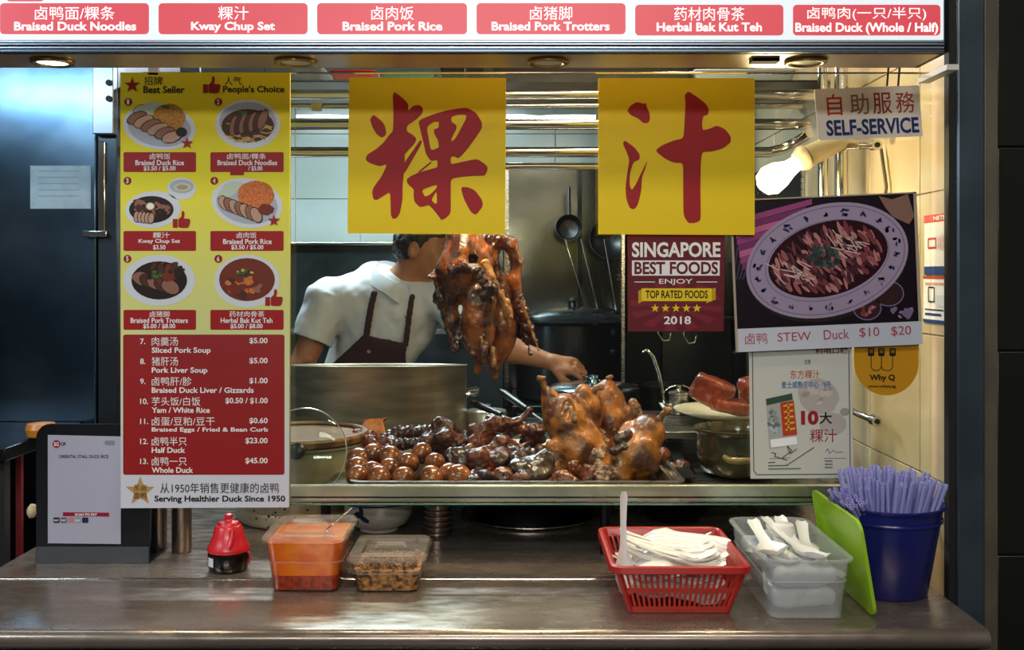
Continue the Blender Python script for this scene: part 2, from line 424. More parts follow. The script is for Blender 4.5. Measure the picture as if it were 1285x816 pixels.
def shared_tiles(parent, base, spots, name='tile'):
    for i, p in enumerate(spots):
        o = base if i == 0 else base.copy()
        if i: C.objects.link(o)
        o.parent = parent; o.location = Vector(p)
        j = random.uniform(-.0006, .0006); o.location.x += j; o.location.y += j
# cream tiles on the right wall
tb = MB().box(-.006, 0, -.1455, .1455, -.1455, .1455).obj('tile', tile_c, wr, bevel=.0015)
sp = []
for iy in range(9):
    for iz in range(6):
        y = 2.11+.2935*(iy+.5) if iy else 2.11+.1467; z = 1.67-.2935*(iz-2+.5)
        if y+.146 < YB and .6 < z < 2.4: sp.append((XR, y, z))
shared_tiles(wr, tb, sp)
for k in range(5): MB().box(XR-.006, XR, 1.969, 2.1085, 1.67-.2935*(k-2)-.2925, 1.67-.2935*(k-2)-.001).obj('tile', tile_c, wr, bevel=.001)
tg = MB().box(-.1485, .1485, -.006, 0, -.1485, .1485).obj('tile', tile_g, wb, bevel=.0015)
shared_tiles(wb, tg, [(-1.45+.3*i, YB, 1.40+.3*j) for i in range(8) for j in range(4)])
td = MB().box(-.1985, .1985, -.008, 0, -.1985, .1985).obj('tile', tile_d, wf, bevel=.002)
zs = 1.5+(345-440)*1.96/F0
shared_tiles(wf, td, [(XR+.08+.2+.4*i, 1.96, zs+.2+.4*j) for i in range(2) for j in range(-3, 4)])
struct(MB().box(XR+.0525, XR+.0795, 1.945, 1.9665, 0, 2.9), 'trim_1', mat('beige_edge', '#4f4a40', .4, col2='#5d5748', vs=6), bevel=.002)
# stainless post that frames the stall front, with a black gap beside it
pst = thing('corner_post', (XR+.02, 1.955, 0), 'bluish stainless steel corner post at the right end of the stall front', 'post')
MB().box(XR-.003, XR+.052, 1.94, 1.9665, 0, 2.9).obj('post_face', mat('post_steel', '#5a6a76', .32, .7, col2='#46545e', vs=3, bump=.05, bs=30), pst, bevel=.004)
MB().box(XR-.017, XR-.0035, 1.945, 1.9665, 0, 2.9).obj('rubber_gap', blackm, pst)

# ---------------------------------------------------------------- counter
ct = thing('counter', (-.3, 2.1, 0), 'long stainless steel serving counter with a rounded front edge', 'counter')
zc = .9
mb = MB(); prof = [(1.965, zc-.03), (1.965, zc), (1.690, zc)] + [(1.690-.017*math.sin(R(a)), zc-.017+.017*math.cos(R(a))) for a in range(15, 181, 15)] + [(1.70, zc-.034), (1.72, zc-.03)]
mb.loops([[(x, y, z) for y, z in prof] for x in (-2.3, .805)]); ctop = mat('counter_steel', '#a5988c', .25, .72, col2='#8e8378', vs=5, bump=.03, bs=45, rvar=.07, stretch=(1, 3, 1))
mb.obj('worktop', ctop, ct)
MB().box(-1.05, .805, 1.967, 3.3, zc-.03, zc+.0005).obj('worktop', ctop, ct, bevel=.001)
MB().tube([(-1.6, 1.964, zc), (.805, 1.964, zc)], .0024, 12).obj('seam_strip', steel_pol, ct)
MB().box(-2.3, .80, 1.705, 1.73, 0, zc-.034).obj('front_panel', steel_dk, ct)
MB().box(-2.3, .80, 1.69, 1.705, zc-.075, zc-.066).obj('edge_trim', steel_pol, ct, bevel=.002)
MB().box(.79, .805, 1.73, 3.3, 0, zc-.031).obj('side_panel', steel_dk, ct)

# ---------------------------------------------------------------- light-box banner
yb0, yb1 = 1.70, 1.826; zb = 1.5+279*1.7/F0; xb = (1187-642.5)*1.7/F0
bn = thing('banner', (0, 1.76, zb), 'long white light box sign listing dishes in red panels above the stall', 'sign')
MB().box(-1.9, xb, yb0+.012, yb1, zb+.002, zb+.6).obj('housing', mat('housing_metal', '#b8a890', .4, .6), bn, bevel=.002)
MB().box(-1.9, xb, yb0+.001, yb1-.001, zb, zb+.0025).obj('underside', mat('underside_metal', '#d6c6b0', .35, .35, col2='#c0b09a', vs=3), bn)
pb = Page(bn, yb0)
lit = mat('lightbox_face', '#dfe9f0', .35, emit=.46); litred = mat('lightbox_red', '#d04854', .35, emit=.44); litw = mat('lightbox_letter', '#ffffff', .35, emit=.6)
zf = P(0, 50, yb0).z
MB().box(-1.9, xb-.004, yb0, yb0+.013, zf, zb+.6).obj('lit_face', lit, bn)
for i, (a, b) in enumerate(((50.5, 53.5), (54.5, 57), (58, 61), (62, 65.8))):
    z1, z0 = P(0, a, yb0).z, P(0, b, yb0).z
    MB().box(-1.9, xb, yb0-.003*(i % 2), yb0+.014, z0, z1).obj('profile_strip', alu if i < 3 else mat('alu_dark', '#5f7488', .3, .9), bn, bevel=.001)
MB().box(-1.9, xb, yb0+.004, yb0+.0125, zb, zf).obj('strip_backing', steel_dk, bn)
MB().box(xb-.004, xb+.004, yb0-.003, yb1, zb, zb+.6).obj('end_cap', steel_dk, bn)
names = [(0, 187, '卤鸭面/粿条', 44, 144, 'Braised Duck Noodles', 18, 171), (199, 386, '粿汁', 274, 312, 'Kway Chup Set', 240, 345), (398, 586, '卤肉饭', 466, 519, 'Braised Pork Rice', 430, 555),
         (598, 785, '卤猪脚', 665, 718, 'Braised Pork Trotters', 617, 765), (797, 983, '药材肉骨茶', 846, 934, 'Herbal Bak Kut Teh', 824, 956), (995, 1180, '卤鸭肉(一只/半只)', 1013, 1162, 'Braised Duck (Whole / Half)', 998, 1177)]
for a, b, zh, z0, z1, en, e0, e1 in names:
    q = pb.rr('dish_panel', a, 4 if a < 700 else 6, b, 43 if a < 700 else 44.5, 5, litred, 1)
    o_ = 0 if a < 700 else 1
    pb.text(zh, z0, 8+o_, z1, 25+o_, litw, .0, 2, q)
    pb.text(en, e0, 27.5+o_, e1, 41+o_+(1.5 if '(' in en else 0) - (2.5 if not any(c in en for c in 'pyq(') else 0), litw, .026, 2, q)
pb.rr('dish_panel', 8, -70, 55, 1.8, 4, litred, 1)
# recessed downlights under the banner (as in the photo, faintly lit)
for i, px in enumerate((66, 371, 688, 1011)):
    yy = 1.763; x = (px-642.5)*yy/F0
    t = thing('downlight', (x, yy, zb), ('round brass rimmed downlight at the left end under the banner', 'round brass rimmed downlight above the tall menu board', 'round brass rimmed downlight above the gap between the yellow posters', 'round brass rimmed downlight above the self service sign')[i], 'light', 'downlights under the banner')
    MB().lathe([(.026, .000), (.037, -.001), (.037, -.005), (.034, -.007), (.028, -.0065), (.026, -.004)], (x, yy, zb), 36, cap=False).obj('trim_ring', mat('brass_ring', '#a08858', .3, .9), t, smooth=50)
    MB().lathe([(.0265, -.0035), (.0001, -.0035)], (x, yy, zb), 28, cap=False).obj('lens', mat('lamp_lens', '#fff0d0', .3, emit=6.0) if i == 0 else mat('lamp_lens_dim', '#8c7c5c', .25, emit=.35), t)
    light('downlight_beam', 'SPOT', (x, yy, zb-.012), (9, 5, 6, 7)[i], (1, .82, .58), .025, target=(x, yy-.02, .9), spot=66, blend=.8)
b_ = P(958, 73, 1.76)
MB().box(b_.x-.024, b_.x+.024, 1.74, 1.765, zb-.006, zb).obj('latch_plate', blackm, org=(b_.x, 1.75, zb), label='small black latch plate under the banner near the right downlight', category='latch')
x = P(1172, 90, 1.9).x
MB().box(x-.006, x+.016, 1.83, 1.96, 1.877, 1.887).obj('ceiling_bracket', white, org=(x, 1.9, 1.88), label='small white bracket under the right end of the banner', category='bracket')

# ---------------------------------------------------------------- glass front
gl = thing('glass_screen', (.1, 2.03, 1.04), 'clear glass screen with a greenish lower edge in front of the display shelf', 'glass')
gx0, gx1 = P(364, 0, 2.03).x, XR-.016; gz0, gz1 = P(0, 634, 2.03).z, P(0, 93, 2.03).z
MB().box(gx0, gx1, 2.028, 2.034, gz0+.002, gz1).obj('pane', clear('clear_glass', '#f4faf6', '#000000', 0, .02), gl)
MB().box(gx0, gx1, 2.028, 2.034, gz0, gz0+.002).obj('edge', mat('glass_edge_green', '#2c6a58', .1, coat=1), gl)
MB().tube([(gx0-.3, 2.03, gz1+.002), (gx1, 2.03, gz1+.002)], .0022, 8).obj('top_wire', steel_pol, gl)
MB().box(gx0-.004, gx0, 2.026, 2.036, gz0, gz1).obj('side_edge', mat('edge_gold', '#b8a878', .3, .5), gl)

# ---------------------------------------------------------------- menu board
md = 2.0
mn = thing('menu_board', P(257, 637, md), 'tall yellow and red duck rice menu board hanging at the left', 'sign')
pm = Page(mn, md)
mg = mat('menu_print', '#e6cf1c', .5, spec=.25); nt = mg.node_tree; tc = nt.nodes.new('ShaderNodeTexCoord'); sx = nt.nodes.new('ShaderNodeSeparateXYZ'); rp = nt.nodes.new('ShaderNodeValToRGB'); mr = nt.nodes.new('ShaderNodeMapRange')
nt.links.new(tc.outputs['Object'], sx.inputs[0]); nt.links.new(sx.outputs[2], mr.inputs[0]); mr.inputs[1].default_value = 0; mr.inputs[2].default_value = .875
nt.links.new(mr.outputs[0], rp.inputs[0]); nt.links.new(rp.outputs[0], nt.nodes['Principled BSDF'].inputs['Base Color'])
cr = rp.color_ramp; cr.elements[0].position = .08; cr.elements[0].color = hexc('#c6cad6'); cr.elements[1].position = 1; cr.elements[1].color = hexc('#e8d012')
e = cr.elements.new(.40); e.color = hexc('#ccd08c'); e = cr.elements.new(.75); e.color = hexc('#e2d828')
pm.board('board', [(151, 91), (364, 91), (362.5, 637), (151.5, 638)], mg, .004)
pr = Pic(pm)
pr.poly(star_pts(166, 107, 10.5), i_dred); pr.obj('star_icon'); pr = Pic(pm)
def thumb(pr, x, y, s, m):
    pr.poly([(x-s, y-.1*s), (x-.45*s, y-.1*s), (x-.45*s, y+.9*s), (x-s, y+.9*s)], m, 3)
    pr.poly([(x-.38*s, y-.05*s), (x-.05*s, y-.35*s), (x+.05*s, y-1*s), (x+.25*s, y-1*s), (x+.35*s, y-.7*s), (x+.25*s, y-.15*s), (x+.9*s, y-.12*s), (x+1*s, y+.1*s), (x+.85*s, y+.75*s), (x+.65*s, y+.92*s), (x-.1*s, y+.92*s), (x-.38*s, y+.8*s)], m, 3)
thumb(pr, 266, 107, 11, i_dred); pr.obj('icon')
pm.text('招牌', 181, 96, 204, 107, i_black, .006); pm.text('Best Seller', 180, 108, 232, 117, i_black, .028)
pm.text('人气', 282, 96, 303, 107, i_black, .006); pm.text("People's Choice", 280, 107.5, 357, 118.5, i_black, .028)
boxes = [(155, 191, 246, 216, '卤鸭饭', 188, 214, 'Braised Duck Rice', 170, 231, '$3.50 / $5.00'), (264, 191, 356, 216, '卤鸭面/粿条', 285, 334, 'Braised Duck Noodles', 273, 348, '/ $5.00'),
         (155, 290, 246, 315, '粿汁', 192, 213, 'Kway Chup Set', 174, 226, '$3.50'), (264, 290, 356, 315, '卤肉饭', 297, 322, 'Braised Pork Rice', 280, 341, '$3.50 / $5.00'),
         (155, 389, 246, 414, '卤猪脚', 188, 213, 'Braised Pork Trotters', 164, 236, '$5.00 / $8.00'), (264, 389, 356, 414, '药材肉骨茶', 288, 332, 'Herbal Bak Kut Teh', 277, 342, '$5.00 / $8.00')]
for x0, y0, x1, y1, zh, a, b, en, c, d, pr_ in boxes:
    q = pm.rr('dish_label', x0, y0, x1, y1, 2, i_red, 1)
    pm.text(zh, a, y0+1.5, b, y0+9, i_white, .004, 2, q); pm.text(en, c, y0+10, d, y0+16.5, i_white, .02, 2, q)
    cx = (c+d)/2; wd = 3.1*len(pr_); pm.text(pr_, cx-wd/2 + (12 if len(pr_) < 8 and pr_[0] == '/' else 0), y0+17.5, cx+wd/2 + (8 if pr_[0] == '/' else 0), y0+24, i_white, .02, 2, q)
pm.poly('price_sticker', [(289, 213), (306, 213), (306, 220), (289, 220)], i_red, 3)
bd = [(161, 128, '1'), (274, 128, '2'), (160, 227, '3'), (269, 227, '4'), (160, 325, '5'), (274, 325, '6')]
for x, y, s_ in bd:
    q = Pic(pm).ell(x, y, 5, 5, i_dred, 1).obj('number_badge'); pm.text(s_, x-1.6, y-3.2, x+1.6, y+3.2, i_white, .02, 4, q)
# the six dish photographs printed on the board
def blobs(pc, cx, cy, rx, ry, n, ms, r0, r1, layer=4, jit=.25):
    for k in range(n):
        a = random.uniform(0, 6.28); q = math.sqrt(random.random()); r = random.uniform(r0, r1)
        pc.ell(cx+rx*q*math.cos(a), cy+ry*q*math.sin(a), r, r*random.uniform(.5, .9), random.choice(ms), layer + k*.02, random.uniform(0, 180), 9, jit)
def slices(pc, x0, y0, x1, y1, n, w, h, ms, ang, layer=5):
    for k in range(n):
        t = k/(n-1); x = x0+(x1-x0)*t; y = y0+(y1-y0)*t
        pc.ell(x, y, w+1, h+1, i_dark, layer+k*.1, ang+8*t, 12); pc.ell(x, y, w, h, ms[k % len(ms)], layer+k*.1+.05, ang+8*t, 12, .06)
pc = Pic(pm); pc.ell(200, 159, 46, 29, i_plate, 1, 8); pc.ell(200, 160, 40, 24, i_plate2, 1.5, 8)
pc.ell(181, 140, 14, 9, i_green, 2); pc.ell(181, 140, 13, 8.2, i_cuke, 2.3); pc.ell(192, 134, 12, 6, i_cuke, 2.1)
pc.ell(212, 148, 21, 18, i_rice, 3, jit=.03); slices(pc, 172, 148, 216, 172, 6, 13, 6.5, [i_meat, i_meat2], -25); pc.ell(228, 166, 7, 6, i_dark, 6); pc.ell(208, 134, 5, 2.5, i_green, 6, jit=.3)
pc.poly(star_pts(235, 180, 8), i_red, 8); pc.obj('dish_picture')
pc = Pic(pm); pc.ell(311, 156, 41, 31, i_plate, 1); pc.ell(311, 153, 36, 25, i_plate2, 1.5); pc.ell(311, 158, 33, 21, i_brown, 2)
for k in range(26):
    a = random.uniform(0, 6.28); x = 311+24*math.cos(a); y = 164+12*math.sin(a); pc.line([(x-8, y+random.uniform(-3, 3)), (x, y+random.uniform(-4, 4)), (x+8, y+random.uniform(-3, 3))], 1.3, i_nood, 3+k*.05)
slices(pc, 294, 158, 330, 150, 7, 5, 13, [i_meat, i_brown], 12); blobs(pc, 303, 142, 7, 4, 10, [i_green], 1, 2.5, 7); pc.obj('dish_picture')
pc = Pic(pm); pc.ell(192, 263, 35, 23, i_plate, 1, -4); pc.ell(190, 263, 28, 17, i_dark, 2); blobs(pc, 190, 260, 24, 12, 28, [i_brown, i_dark, i_meat], 2, 6, 3); slices(pc, 172, 272, 190, 274, 5, 3.5, 6.5, [i_meat2], 0, 5)
pc.ell(189, 259, 6, 5, i_rice, 6); pc.ell(189, 259, 4.5, 4, i_white, 6.5); pc.ell(228, 237, 18, 14, i_plate, 1); pc.ell(228, 234, 15, 8.5, i_plate2, 2); pc.ell(229, 235, 11, 5.5, i_cuke, 3); pc.ell(229, 235, 7, 3, i_meat2, 4)
thumb(pc, 228, 276, 11, i_red); pc.obj('dish_picture')
pc = Pic(pm); pc.ell(310, 255, 45, 31, i_plate, 1, 10); pc.ell(310, 256, 39, 25, i_plate2, 1.5, 10); pc.ell(285, 242, 13, 6, i_cuke, 2, -20); pc.ell(292, 234, 13, 6, i_cuke, 2.2, -10)
pc.ell(321, 245, 23, 18, i_orice, 3, jit=.03); slices(pc, 282, 255, 322, 270, 7, 6, 10, [i_meat2, i_meat], -35); pc.ell(334, 263, 10, 7, i_soup, 6, jit=.1); pc.poly(star_pts(344, 277, 8), i_red, 8); pc.obj('dish_picture')
pc = Pic(pm); pc.ell(200, 352, 45, 32, i_plate, 1); pc.ell(200, 352, 35, 24, i_dark, 2); slices(pc, 178, 350, 214, 360, 5, 12, 8, [i_meat, i_brown], 20, 3); blobs(pc, 208, 342, 22, 12, 22, [i_brown, i_dark, i_soup], 3, 8, 5); blobs(pc, 196, 344, 8, 4, 10, [i_green], 1, 3, 7); pc.obj('dish_picture')
pc = Pic(pm); pc.ell(310, 353, 41, 33, i_plate, 1); pc.ell(310, 351, 35, 27, i_soup, 2); blobs(pc, 308, 358, 24, 16, 26, [i_meat, i_soup, i_brown, i_orice], 4, 8, 3); blobs(pc, 308, 342, 10, 5, 10, [i_green, i_nood], 1, 3, 6); thumb(pc, 344, 374, 11, i_red); pc.obj('dish_picture')
pm.rr('price_panel', 154.5, 420, 357, 596, 3, mat('ink_panel_red', '#8e1214', .4), 1)
rows = [('7.', '肉羹汤', 33, 'Sliced Pork Soup', 74, '$5.00'), ('8.', '猪肝汤', 33, 'Pork Liver Soup', 70, '$5.00'), ('9.', '卤鸭肝/胗', 50, 'Braised Duck Liver / Gizzards', 128, '$1.00'), ('10.', '芋头饭/白饭', 61, 'Yam / White Rice', 73, '$0.50 / $1.00'),
        ('11.', '卤蛋/豆粕/豆干', 79, 'Braised Eggs / Fried & Bean Curb', 146, '$0.60'), ('12.', '卤鸭半只', 44, 'Half Duck', 42, '$23.00'), ('13.', '卤鸭一只', 44, 'Whole Duck', 52, '$45.00')]
for k, (n_, zh, zw, en, ew, pr_) in enumerate(rows):
    y = 424+25.1*k
    pm.text(n_, 176, y+1, 176+(6.5 if len(n_) == 2 else 10), y+8, i_white, .012); pm.text(zh, 190.5, y-1, 190.5+zw, y+10, i_white, .0)
    pm.text(en, 190.5, y+12, 190.5+ew, y+19+(2 if any(c in en for c in 'pqy') else 0), i_white, .022)
    wd = {5: 23, 6: 28, 13: 53}[len(pr_)]; pm.text(pr_, 336-wd, y, 336, y+8, i_white, .018)
q = Pic(pm).poly(star_pts(176, 617, 19, .42), i_gold, 1).obj('star_emblem'); pm.text('东卤', 168, 608, 184, 616, i_brown, .0, 3, q); pm.text('面鸭', 168, 618, 184, 626, i_brown, .0, 3, q)
pm.text('从1950年销售更健康的卤鸭', 201, 606, 350, 619, i_black, .0); pm.text('Serving Healthier Duck Since 1950', 194, 622, 358, 632, i_black, .028)
MB().box(P(192, 0, md).x-.01, P(192, 0, md).x+.01, 2.0, 2.012, P(0, 94, md).z, P(0, 84, md).z).obj('hanging_clip', steel_pol, mn)

# ---------------------------------------------------------------- yellow calligraphy posters
y1 = thing('poster', P(535, 294, 1.995), 'left yellow poster with one dense many stroked red brush character', 'poster', 'yellow character posters')
p1 = Page(y1, 1.995); p1.board('board', [(438, 97), (635, 98), (634, 294), (436, 293)], i_yel, .004)
T = lambda ps, ox, oy, s=3.884: [(ox+x/s, oy+y/s) for x, y in ps]
g = lambda *a: T(a, 430, 90)
p1.curves('brush_character', [g((250,97),(285,122),(310,145),(322,165),(318,192),(345,165),(375,162),(392,180),(388,205),(360,232),(314,264),(312,290),(345,310),(360,327),(352,350),(318,385),(302,405),(303,440),(298,500),(292,560),(292,620),(280,690),(262,715),(245,718),(235,700),(232,585),(200,605),(165,627),(150,622),(143,590),(150,565),(190,510),(218,450),(180,462),(130,445),(112,430),(118,405),(160,380),(200,345),(225,310),(245,290),(247,250),(247,180),(244,120))], i_brush)
p1.curves('brush_character', [g((380,330),(388,345),(350,412),(312,478),(294,503),(294,468),(303,440),(345,380))], i_brush, 2.1)
p1.curves('brush_character', [g((150,210),(165,220),(195,245),(208,270),(213,300),(205,315),(190,322),(165,305),(145,270),(133,232))], i_brush)
p1.curves('brush_character', [g((368,238),(430,212),(500,190),(570,178),(610,177),(650,200),(678,245),(680,275),(650,320),(610,375),(580,410),(562,423),(540,412),(526,418),(527,452),(580,440),(655,425),(680,440),(706,462),(705,485),(692,508),(640,508),(580,513),(527,522),(527,600),(527,690),(505,712),(482,725),(468,705),(440,670),(420,650),(395,658),(375,660),(350,635),(345,600),(348,575),(315,545),(312,525),(330,510),(370,492),(400,483),(440,472),(462,466),(462,430),(430,437),(405,400),(395,350),(380,290)),
    g((385,575),(460,550),(458,568),(425,600),(400,610)), g((458,580),(460,645),(445,640),(433,625)), g((410,270),(440,245),(470,243),(468,275),(445,280),(445,300),(465,335),(470,370),(430,385),(420,330)), g((530,220),(560,210),(600,210),(603,225),(580,270),(550,325),(530,342),(530,325),(555,280),(555,260),(530,245))], i_brush)
p1.curves('brush_character', [g((432,436),(372,484),(366,494),(380,488),(434,444))], i_brush, 2.1)
p1.curves('brush_character', [g((575,562),(610,563),(645,578),(680,625),(684,655),(650,700),(625,685),(590,620))], i_brush)
y2 = thing('poster', P(849, 295, 1.995), 'right yellow poster with one sparse open red brush character', 'poster', 'yellow character posters')
p2 = Page(y2, 1.995); p2.board('board', [(751, 98), (947, 98), (947, 295), (751, 294)], i_yel, .004)
g = lambda *a: T(a, 745, 90)
p2.curves('brush_character', [g((163,190),(180,165),(210,147),(245,157),(255,152),(258,172),(272,200),(275,235),(262,252),(240,250),(220,230),(180,212))], i_brush)
p2.curves('brush_character', [g((143,345),(152,335),(200,370),(225,405),(222,430),(200,437),(190,450),(176,500),(175,555),(185,578),(205,550),(228,500),(263,430),(255,460),(235,515),(232,580),(215,650),(197,672),(175,665),(158,620),(155,560),(165,480),(174,430),(160,390),(145,360))], i_brush)
p2.curves('brush_character', [g((443,115),(460,95),(500,120),(545,155),(563,185),(555,212),(535,215),(528,245),(530,285),(560,280),(600,262),(640,280),(668,315),(668,345),(630,375),(575,390),(528,392),(522,450),(520,570),(522,725),(495,738),(460,738),(437,700),(436,600),(436,445),(390,445),(340,420),(300,385),(330,360),(390,335),(438,325),(445,200),(447,150))], i_brush)

# ---------------------------------------------------------------- best foods sticker
bf = thing('award_sticker', P(849, 416, 2.012), 'maroon award sticker reading Singapore best foods, below the right yellow poster', 'sticker')
pf = Page(bf, 2.012); pf.board('sheet', [(788, 290), (910, 290), (908, 416), (788, 416)], i_mar, .002)
pc = Pic(pf); i_ray = ink('ray', '#76202a')
for k in range(0, 24, 2):
    a, b = R(15*k), R(15*(k+1)); r_ = 58
    pc.poly([(848, 384), (848+r_*math.cos(a), 384+32*math.sin(a)), (848+r_*math.cos(b), 384+32*math.sin(b))], i_ray, 1)
pc.obj('ray_print')
pf.text('SINGAPORE', 793, 304, 904, 323, i_white, .03); pf.poly('white_band', [(793, 327), (903, 327), (903, 346), (793, 346)], i_white, 2)
pf.text('BEST FOODS', 796, 328.5, 901, 344.5, i_mar, .03, 3)
pf.text('ENJOY', 827, 350, 869, 358, i_white, .01); pc = Pic(pf); pc.line([(796, 354), (822, 354)], 1, i_white); pc.line([(874, 354), (900, 354)], 1, i_white)
for x0, x1 in ((801, 812), (886, 898)): pc.poly([(x0, 365), (x1, 361), (x1, 376), (x0, 381)], ink('gold_shade', '#b8941c'), 2)
pc.poly([(805, 362), (893, 362), (893, 378), (805, 378)], ink('ribbon', '#e2c41c'), 3)
for k in range(5): pc.poly(star_pts(822+13.1*k, 387, 5.6), ink('ribbon', '#e2c41c'), 3)
pc.obj('ribbon_print'); pf.text('TOP RATED FOODS', 810, 364.5, 888, 374.5, i_black, .02, 5); pf.text('2018', 833, 397, 867, 407, i_white, .02)

# ---------------------------------------------------------------- stew duck poster
st = thing('stew_poster', P(1035, 440, 2.008), 'dark photo poster of an oval plate of stewed duck with a price strip', 'poster')
ps = Page(st, 2.008, (915, 251), (234/235, -10/235), (8/191, 191/191))
ps.board('sheet', [(0, 0), (235, 0), (235, 191), (0, 191)], ink('stew_dark', '#160c16', .3), .003)
pc = Pic(ps); iv = [ink('yam1', '#8a3c6e'), ink('yam2', '#6a2a5c'), ink('yam3', '#b05a86')]; i_pl = ink('plate_lilac', '#94869e', .3); i_pl2 = ink('plate_ln', '#6c5f7e'); i_flo = ink('floral', '#2c2a58')
for k in range(8):
    x = 4+k*1.2; y = 25+k*8; L_ = 100-k*9
    pc.poly([(x, y), (x+L_, y-18*(L_/100)-4), (x+L_, y-18*(L_/100)+3), (x, y+8)], iv[k % 3], 1+.1*k)
for k in range(4): pc.line([(8+k*7, 60), (1+k*4, 100)], 1.5, ink('slate', '#3a3c58'), 1)
cxp, cyp = 120, 81
pc.ell(cxp, cyp+3, 104, 72, i_black, 2, -13, 48); pc.ell(cxp, cyp, 104, 70, i_pl, 3, -13, 56); pc.ring(cxp, cyp, 100, 66, 1.2, i_pl2, 3.5, -13, 56); pc.ring(cxp, cyp, 80, 49, 1.0, i_pl2, 3.5, -13, 56)
pc.ell(cxp+1, cyp-2, 77, 46, ink('sauce', '#2a0f16', .25), 4, -13, 48)
random.seed(3)
for k in range(22):
    a = 2*math.pi*k/22; x = 90*math.cos(a); y = 57.5*math.sin(a); c_, s_ = math.cos(R(-13)), math.sin(R(-13)); X = cxp+x*c_-y*s_; Y = cyp+x*s_+y*c_
    for j in range(6 if k % 3 == 0 else 3):
        b = random.uniform(0, 6.28); rr = 4.2 if k % 3 == 0 else 2.2
        pc.ell(X+rr*math.cos(b), Y+rr*.8*math.sin(b), 2.9, 1.6, i_flo if (k > 9 or k < 3) else i_pl2, 3.7, random.uniform(0, 180), 8)
im = [ink('m1', '#6c3038'), ink('m2', '#8c5054'), ink('m3', '#3c1620'), ink('m4', '#a87070')]
for k in range(230):
    a = random.uniform(0, 6.28); q = math.sqrt(random.random()); x = 70*q*math.cos(a); y = 37*q*math.sin(a); c_, s_ = math.cos(R(-16)), math.sin(R(-16))
    X = cxp+x*c_-y*s_; Y = cyp-2+x*s_+y*c_; pc.ell(X, Y, random.uniform(5, 10), random.uniform(1.5, 3.2), random.choice(im), 5+k*.01, random.uniform(35, 80), 9, .12)
for k in range(34):
    X = (80 if k % 2 else 152)+random.gauss(0, 12); Y = (92 if k % 2 else 62)+random.gauss(0, 7); a = random.uniform(.2, 1.1); L_ = 10
    pc.line([(X-L_*math.cos(a), Y-L_*math.sin(a)), (X+L_*math.cos(a), Y+L_*math.sin(a))], 1.1, ink('shred', '#d0b4ac'), 8)
blobs(pc, 116, 76, 20, 13, 60, [ink('herb2', '#2c3638'), ink('herb3', '#3f4f4a'), ink('herb4', '#1c2426')], 2, 5, 8.5, .3)
for (X, Y, r) in ((196, 126, 19), (168, 143, 18)): pc.ell(X, Y, r, r*.85, i_pl2, 2.2); pc.ell(X, Y, r-1.5, r*.85-1.5, ink('m5', '#2e1016'), 2.4)
blobs(pc, 168, 143, 12, 9, 14, im, 2, 4, 2.6); blobs(pc, 210, 148, 16, 8, 10, [i_pl2, ink('garlic', '#8a7284')], 3, 6, 1.6)
pc.poly([(188, 3), (205, 8), (225, 2), (232, 30), (225, 40), (205, 30), (196, 18)], ink('ginger', '#7a5c50'), 1); pc.obj('dish_picture')
ps.poly('price_strip', [(0, 162), (235, 162), (235, 191), (0, 191)], ink('strip', '#b4bac6'), 12)
i_pk = ink('price_red', '#9c3a4c')
ps.text('卤鸭', 12, 168, 40, 182, i_pk, -.004, 14); ps.text('STEW', 53, 169, 95, 180, i_pk, .0, 14); ps.text('Duck', 111, 168, 143, 180, i_pk, .0, 14); ps.text('$10', 156, 167, 181, 180, i_pk, .0, 14); ps.text('$20', 196, 167, 221, 180, i_pk, .0, 14)
pc = Pic(ps)
pc.poly([(0, 0), (235, 0), (235, 1.8), (0, 1.8)], ink('foil', '#a09280'), 13); pc.poly([(0, 0), (3, 0), (3, 191), (0, 191)], ink('foil', '#a09280'), 13); pc.poly([(231, 0), (235, 0), (235, 162), (231, 162)], ink('foil', '#a09280'), 13); pc.obj('foil_border')

# ---------------------------------------------------------------- certificate
ce = thing('certificate', P(1006, 600, 2.02), 'white framed award certificate with red top ten lettering, below the stew poster', 'certificate')
pe = Page(ce, 2.02, (940, 436), (1, -.008), (.012, 1)); W_, H_ = 129, 165
paper = ink('paper', '#b9bab2'); pe.board('sheet', [(0, 0), (W_, 0), (W_, H_), (0, H_)], paper, .002)
pc = Pic(pe); i_gr = ink('grey', '#3e4048'); o_ = [(4, 5), (4, 155), (8, 160), (121, 160), (125, 156), (125, 5)]; pc.line(o_, 1, i_gr, 2)
i_wm = ink('watermark', '#a49f98'); pc.ell(86, 62, 26, 22, i_wm, 1, 20, jit=.05); pc.ell(104, 97, 17, 14, i_wm, 1); blobs(pc, 86, 60, 20, 14, 20, [ink('wm2', '#b4aea6'), i_wm, ink('wm3', '#938c86')], 3, 7, 1.5); pc.ell(119, 82, 6, 5, ink('wm3', '#938c86'), 2)
pc.poly([(20, 65), (53, 58), (59, 122), (24, 128)], ink('booklet', '#9aa09a'), 2); pc.poly([(20, 65), (53, 58), (54, 66), (21, 73)], ink('bk_green', '#2f4a38'), 3)
pc.poly([(38, 70), (55, 67), (59, 110), (41, 112)], ink('bk_red', '#a83a22'), 3)
for k in range(5): pc.line([(42+k*.6, 74+k*7.5), (54+k*.6, 72+k*7.5)], 2.4, ink('bk_yel', '#d0a030'), 4); pc.line([(48, 71+k*7), (48.5, 77+k*7)], 2, ink('bk_yel', '#d0a030'), 4)
blobs(pc, 30, 92, 7, 16, 26, [ink('bk_g1', '#60686a'), ink('bk_g2', '#868c8a'), i_plate2], 2, 4, 4); pc.poly([(25, 116), (58, 112), (59, 122), (26, 126)], i_white, 3)
pc.line([(26, 132), (32, 134), (30, 137), (46, 142)], .9, i_black); pc.line([(40, 139), (52, 130), (46, 124), (50, 134), (58, 128)], .9, i_black); pc.line([(46, 148), (80, 126)], .9, i_black)
